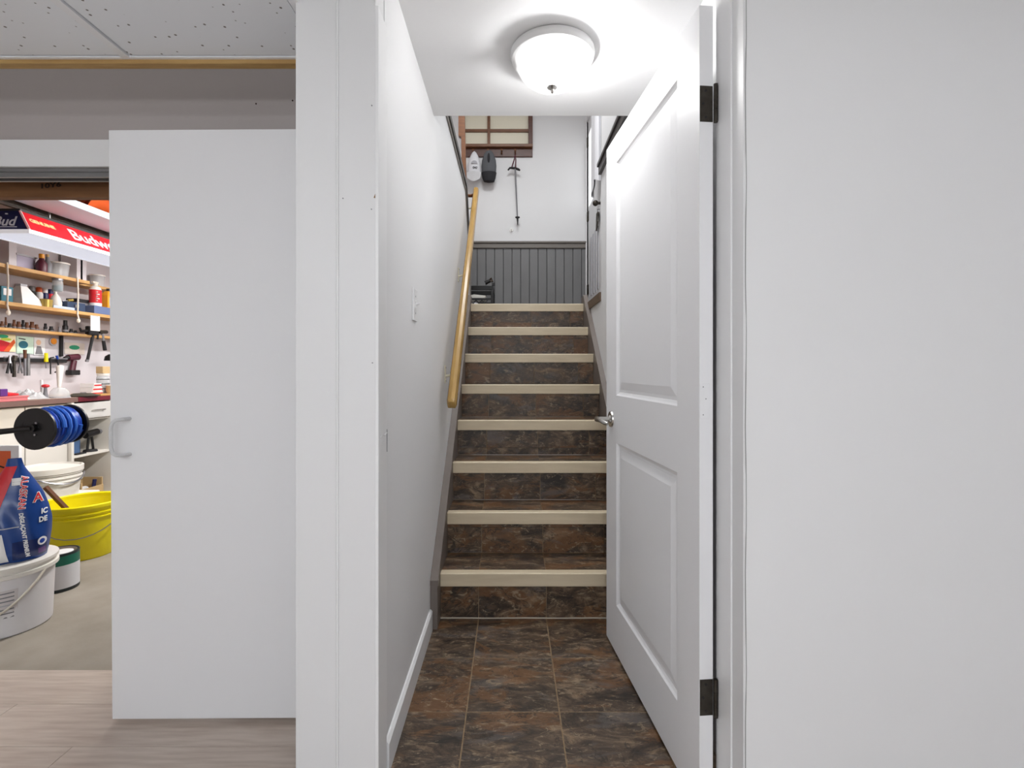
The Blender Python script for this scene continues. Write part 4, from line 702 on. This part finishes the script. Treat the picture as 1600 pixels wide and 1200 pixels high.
for i in range(6):
    for q in range(7): a = -2.25+q*.17; O('printed_line', M().box((-.005, -.0004, 0), (.005, .0004, .0022)).xf(Matrix.Translation((r*1.007*math.cos(a), r*1.007*math.sin(a), .115-i*.011)) @ Matrix.Rotation(a+PI/2, 4, 'Z')), lgrey, pc) if q < 6 else None
for q in range(7): a = -1.45+q*.03; O('barcode_bar', M().box((-.0007*(1+q % 2), -.0004, 0), (.0007*(1+q % 2), .0004, .014)).xf(Matrix.Translation((r*1.007*math.cos(a), r*1.007*math.sin(a), .024)) @ Matrix.Rotation(a+PI/2, 4, 'Z')), blackm, pc)
fp = T('white_pail', 'white plastic pail with printed label under the blue bag', 'pail', (-2.215, 2.2, 0)); ra, rb, hp = .150, .168, .292
O('body', M().lathe([(ra, 0), (ra+.004, .005), (rb-.004, hp-.012)], n=44), mat('pail_white', (222, 220, 222), .4), fp, smooth=True); O('rim', M().lathe([(rb-.004, hp-.05), (rb+.008, hp-.045), (rb+.008, hp-.03), (rb, hp-.028), (rb, hp-.014), (rb+.007, hp-.012), (rb+.007, hp), (.01, hp)], n=44), whitep, fp, smooth=True)
rad = lambda z: ra+(rb-ra)*z/hp
O('wire_handle', M().tube([((rad(.2)+.012)*math.cos(a), (rad(.2)+.012)*math.sin(a), hp-.045-.17*math.sin((a+3.0)/3.0*PI)**1.0) for a in [-3.0+3.0*i/16 for i in range(17)]], .005, 6), cream, fp, smooth=True)
O('label_frame', M().grid(lambda a, b: ((rad(.05+.15*b)+.0008)*math.cos(-1.9+1.35*a), (rad(.05+.15*b)+.0008)*math.sin(-1.9+1.35*a), .05+.15*b), 16, 2), mat('pail_label', (206, 200, 200), .5), fp)
for i in range(8):
    for q in range(2):
        a0, a1 = (-1.85, -1.32) if q == 0 else (-1.25, -.62); z = .185-i*.017
        O('printed_line', M().grid(lambda a, b: ((rad(z)+.0016)*math.cos(a0+(a1-a0)*a), (rad(z)+.0016)*math.sin(a0+(a1-a0)*a), z+.005*b), 8, 1), grey1 if i != 3 else lgrey, fp)
O('printed_mark', M().grid(lambda a, b: ((rad(.05)+.0016)*math.cos(-.8+.22*a), (rad(.05)+.0016)*math.sin(-.8+.22*a), .045+.016*b), 6, 1), blackm, fp)
# blue de-icer bag on the pail
bg = T('ice_melt_bag', 'blue printed sack of ice melt slumped on the white pail', 'sack', (-2.175, 2.2, hp+.001), (0, 0, math.radians(40))); BH = .437
BW = [(0, .104), (.1, .113), (.25, .121), (.38, .122), (.5, .112), (.65, .092), (.8, .058), (.92, .030), (1, .022)]
def bw(t):
    for (a, x), (b, y) in zip(BW, BW[1:]):
        if t <= b: k_ = (t-a)/(b-a); return x+(y-x)*k_
    return BW[-1][1]
def bthk(t): return .088*min(1, .75+t*2.5)*max(0, 1-t**1.8)+.006
def bagpt(a, t, side, off=0):
    y = bthk(t)*(1-abs(a)**3)**.6*(1+.06*math.sin(9*a+11*t)*(1-t)+.05*math.sin(25*t+4*a)*t)
    return Vector((bw(t)*a, side*(y+off), BH*t))
m = M()
for s_ in (-1, 1): m.grid(lambda a, b: tuple(bagpt(2*b-1, a, s_)), 30, 26)
m.add([bagpt(2*i/12-1, 0, -1) for i in range(13)]+[bagpt(1-2*i/12, 0, 1) for i in range(1, 12)], [tuple(range(24))])
O('sack_body', m, navy, bg, smooth=True)
def onbag(x, z, c=0):
    t = min(max(z/BH, 0), 1); a = max(-.99, min(.99, x/bw(t))); return tuple(bagpt(a, t, -1, .0022+c))
def patch(nm, x0, x1, z0, z1, m_, sk=0, n_=10): O(nm, M().grid(lambda a, b: onbag(x0+(x1-x0)*a+sk*b, z0+(z1-z0)*b), n_, n_), m_, bg, smooth=True)
patch('red_panel', -.09, -.045, .22, .405, red, .055); patch('white_panel', -.10, -.012, .008, .13, white, -.02)
patch('barcode_label', -.006, .024, .325, .355, white)
for i in range(6): patch('barcode_bar', -.003+i*.0042, -.001+i*.0042, .328, .351, blackm, 0, 2)
patch('silver_line', -.10, .02, .150, .154, lgrey); patch('navy_band', .0, .105, .012, .09, mat('deep_navy_film', (18, 38, 92), .3))
def vert(txt, size, m_, x0, z0, bold, lean, off): text('bag_lettering', txt, size, m_, bg, lambda a, b, c: onbag(x0+b+lean*a, z0-a, off+c), bold=bold)
vert('ALASKAN', .031, white, .030, .292, .0022, -.06, .0); vert('ALASKAN', .031, red, .030, .292, .0004, -.06, .0012)
vert('DÉGLAÇANT PREMIUM', .0185, white, .036, .113, .0008, .12, .0)
text('bag_lettering', 'A', .055, white, bg, lambda a, b, c: onbag(.078+a*.8, .262+b, c), bold=.003); text('bag_lettering', 'A', .055, red, bg, lambda a, b, c: onbag(.078+a*.8, .262+b, .0014+c), bold=.0004)
text('bag_lettering', 'IC', .030, white, bg, lambda a, b, c: onbag(.098+a*.7, .200+b, c), bold=.0012); text('bag_lettering', 'DE', .030, white, bg, lambda a, b, c: onbag(.094+a*.7, .166+b, c), bold=.0012)
O('round_logo', M().grid(lambda a, b: onbag(.092+.014*a*math.cos(2*PI*b), .075+.018*a*math.sin(2*PI*b), .001), 4, 16), white, bg); O('logo_centre', M().grid(lambda a, b: onbag(.092+.008*a*math.cos(2*PI*b), .075+.010*a*math.sin(2*PI*b), .002), 4, 16), blue, bg)
patch('purple_mark', .080, .102, .022, .046, purple)
# hose reel
hrz = T('hose_reel', 'black hose reel wound with blue hose on a floor stand', 'hose reel', (-2.185, 2.30, 0)); zc = .846
O('flange', M().cyl((0, 0, zc), (0, .012, zc), .096, n=40), black, hrz, smooth=True, bevel=.002); O('flange', M().cyl((-.05, .235, zc), (-.05, .247, zc), .096, n=40), black, hrz, smooth=True, bevel=.002)
O('drum', M().cyl((0, .01, zc), (-.05, .24, zc), .06, n=28), black, hrz, smooth=True)
hp_ = []
for i in range(9*18):
    a = 2*PI*i/18; t = i/(9*18); hp_.append((-.05*t*1.0-.003+.078*math.cos(a), .022+.205*t, zc+.078*math.sin(a)))
O('hose', M().tube(hp_, .0125, 7), blue, hrz, smooth=True, label='blue coiled hose')
hp_ = [(-.002-.035*t_+.088*math.cos(a_), .06+.13*t_, zc+.088*math.sin(a_)) for i in range(55) for a_, t_ in [(2*PI*i/18, i/54)]]
O('hose_overlap', M().tube(hp_, .010, 7), mat('light_blue_hose', (44, 96, 184), .35), hrz, smooth=True)
O('arm', M().tube([(.0, -.012, zc+.005), (-.08, -.03, zc-.004), (-.2, -.045, zc-.016), (-.34, -.03, zc-.02)], [.012, .013, .015, .015], 12), black, hrz, smooth=True)
O('axle_cap', M().cyl((0, .0, zc+.005), (0, -.018, zc+.005), .018, n=18), black, hrz, smooth=True)
for a, b in ((.012, .028), (.006, -.026)): O('bolt', M().cyl((a, .0, zc+b), (a, -.005, zc+b), .005, n=10), steel, hrz)
O('post', M().cyl((-.34, -.03, .02), (-.34, -.03, zc+.02), .016, n=12), black, hrz, smooth=True); O('stand_foot', M().box((-.46, -.12, 0), (-.30, .14, .02)), black, hrz, bevel=.004)
ct = T('picture_board', 'tall white-bordered picture board with orange print behind the blue sack', 'picture', (-2.86, 2.80, 0)); O('body', M().box((-.22, 0, 0), (.115, .018, .695)), white, ct, bevel=.002); O('printed_picture', M().box((-.18, -.0012, .50), (.07, -.0004, .665)), orange, ct); O('printed_shape', M().prism([(-.18, .50), (.05, .50), (-.03, .55), (-.18, .60)], 'y', -.0022, -.0012), navy, ct)
O('printed_line', M().prism([(-.1, .61), (.06, .56), (.06, .568), (-.1, .62)], 'y', -.0022, -.0012), blackm, ct)
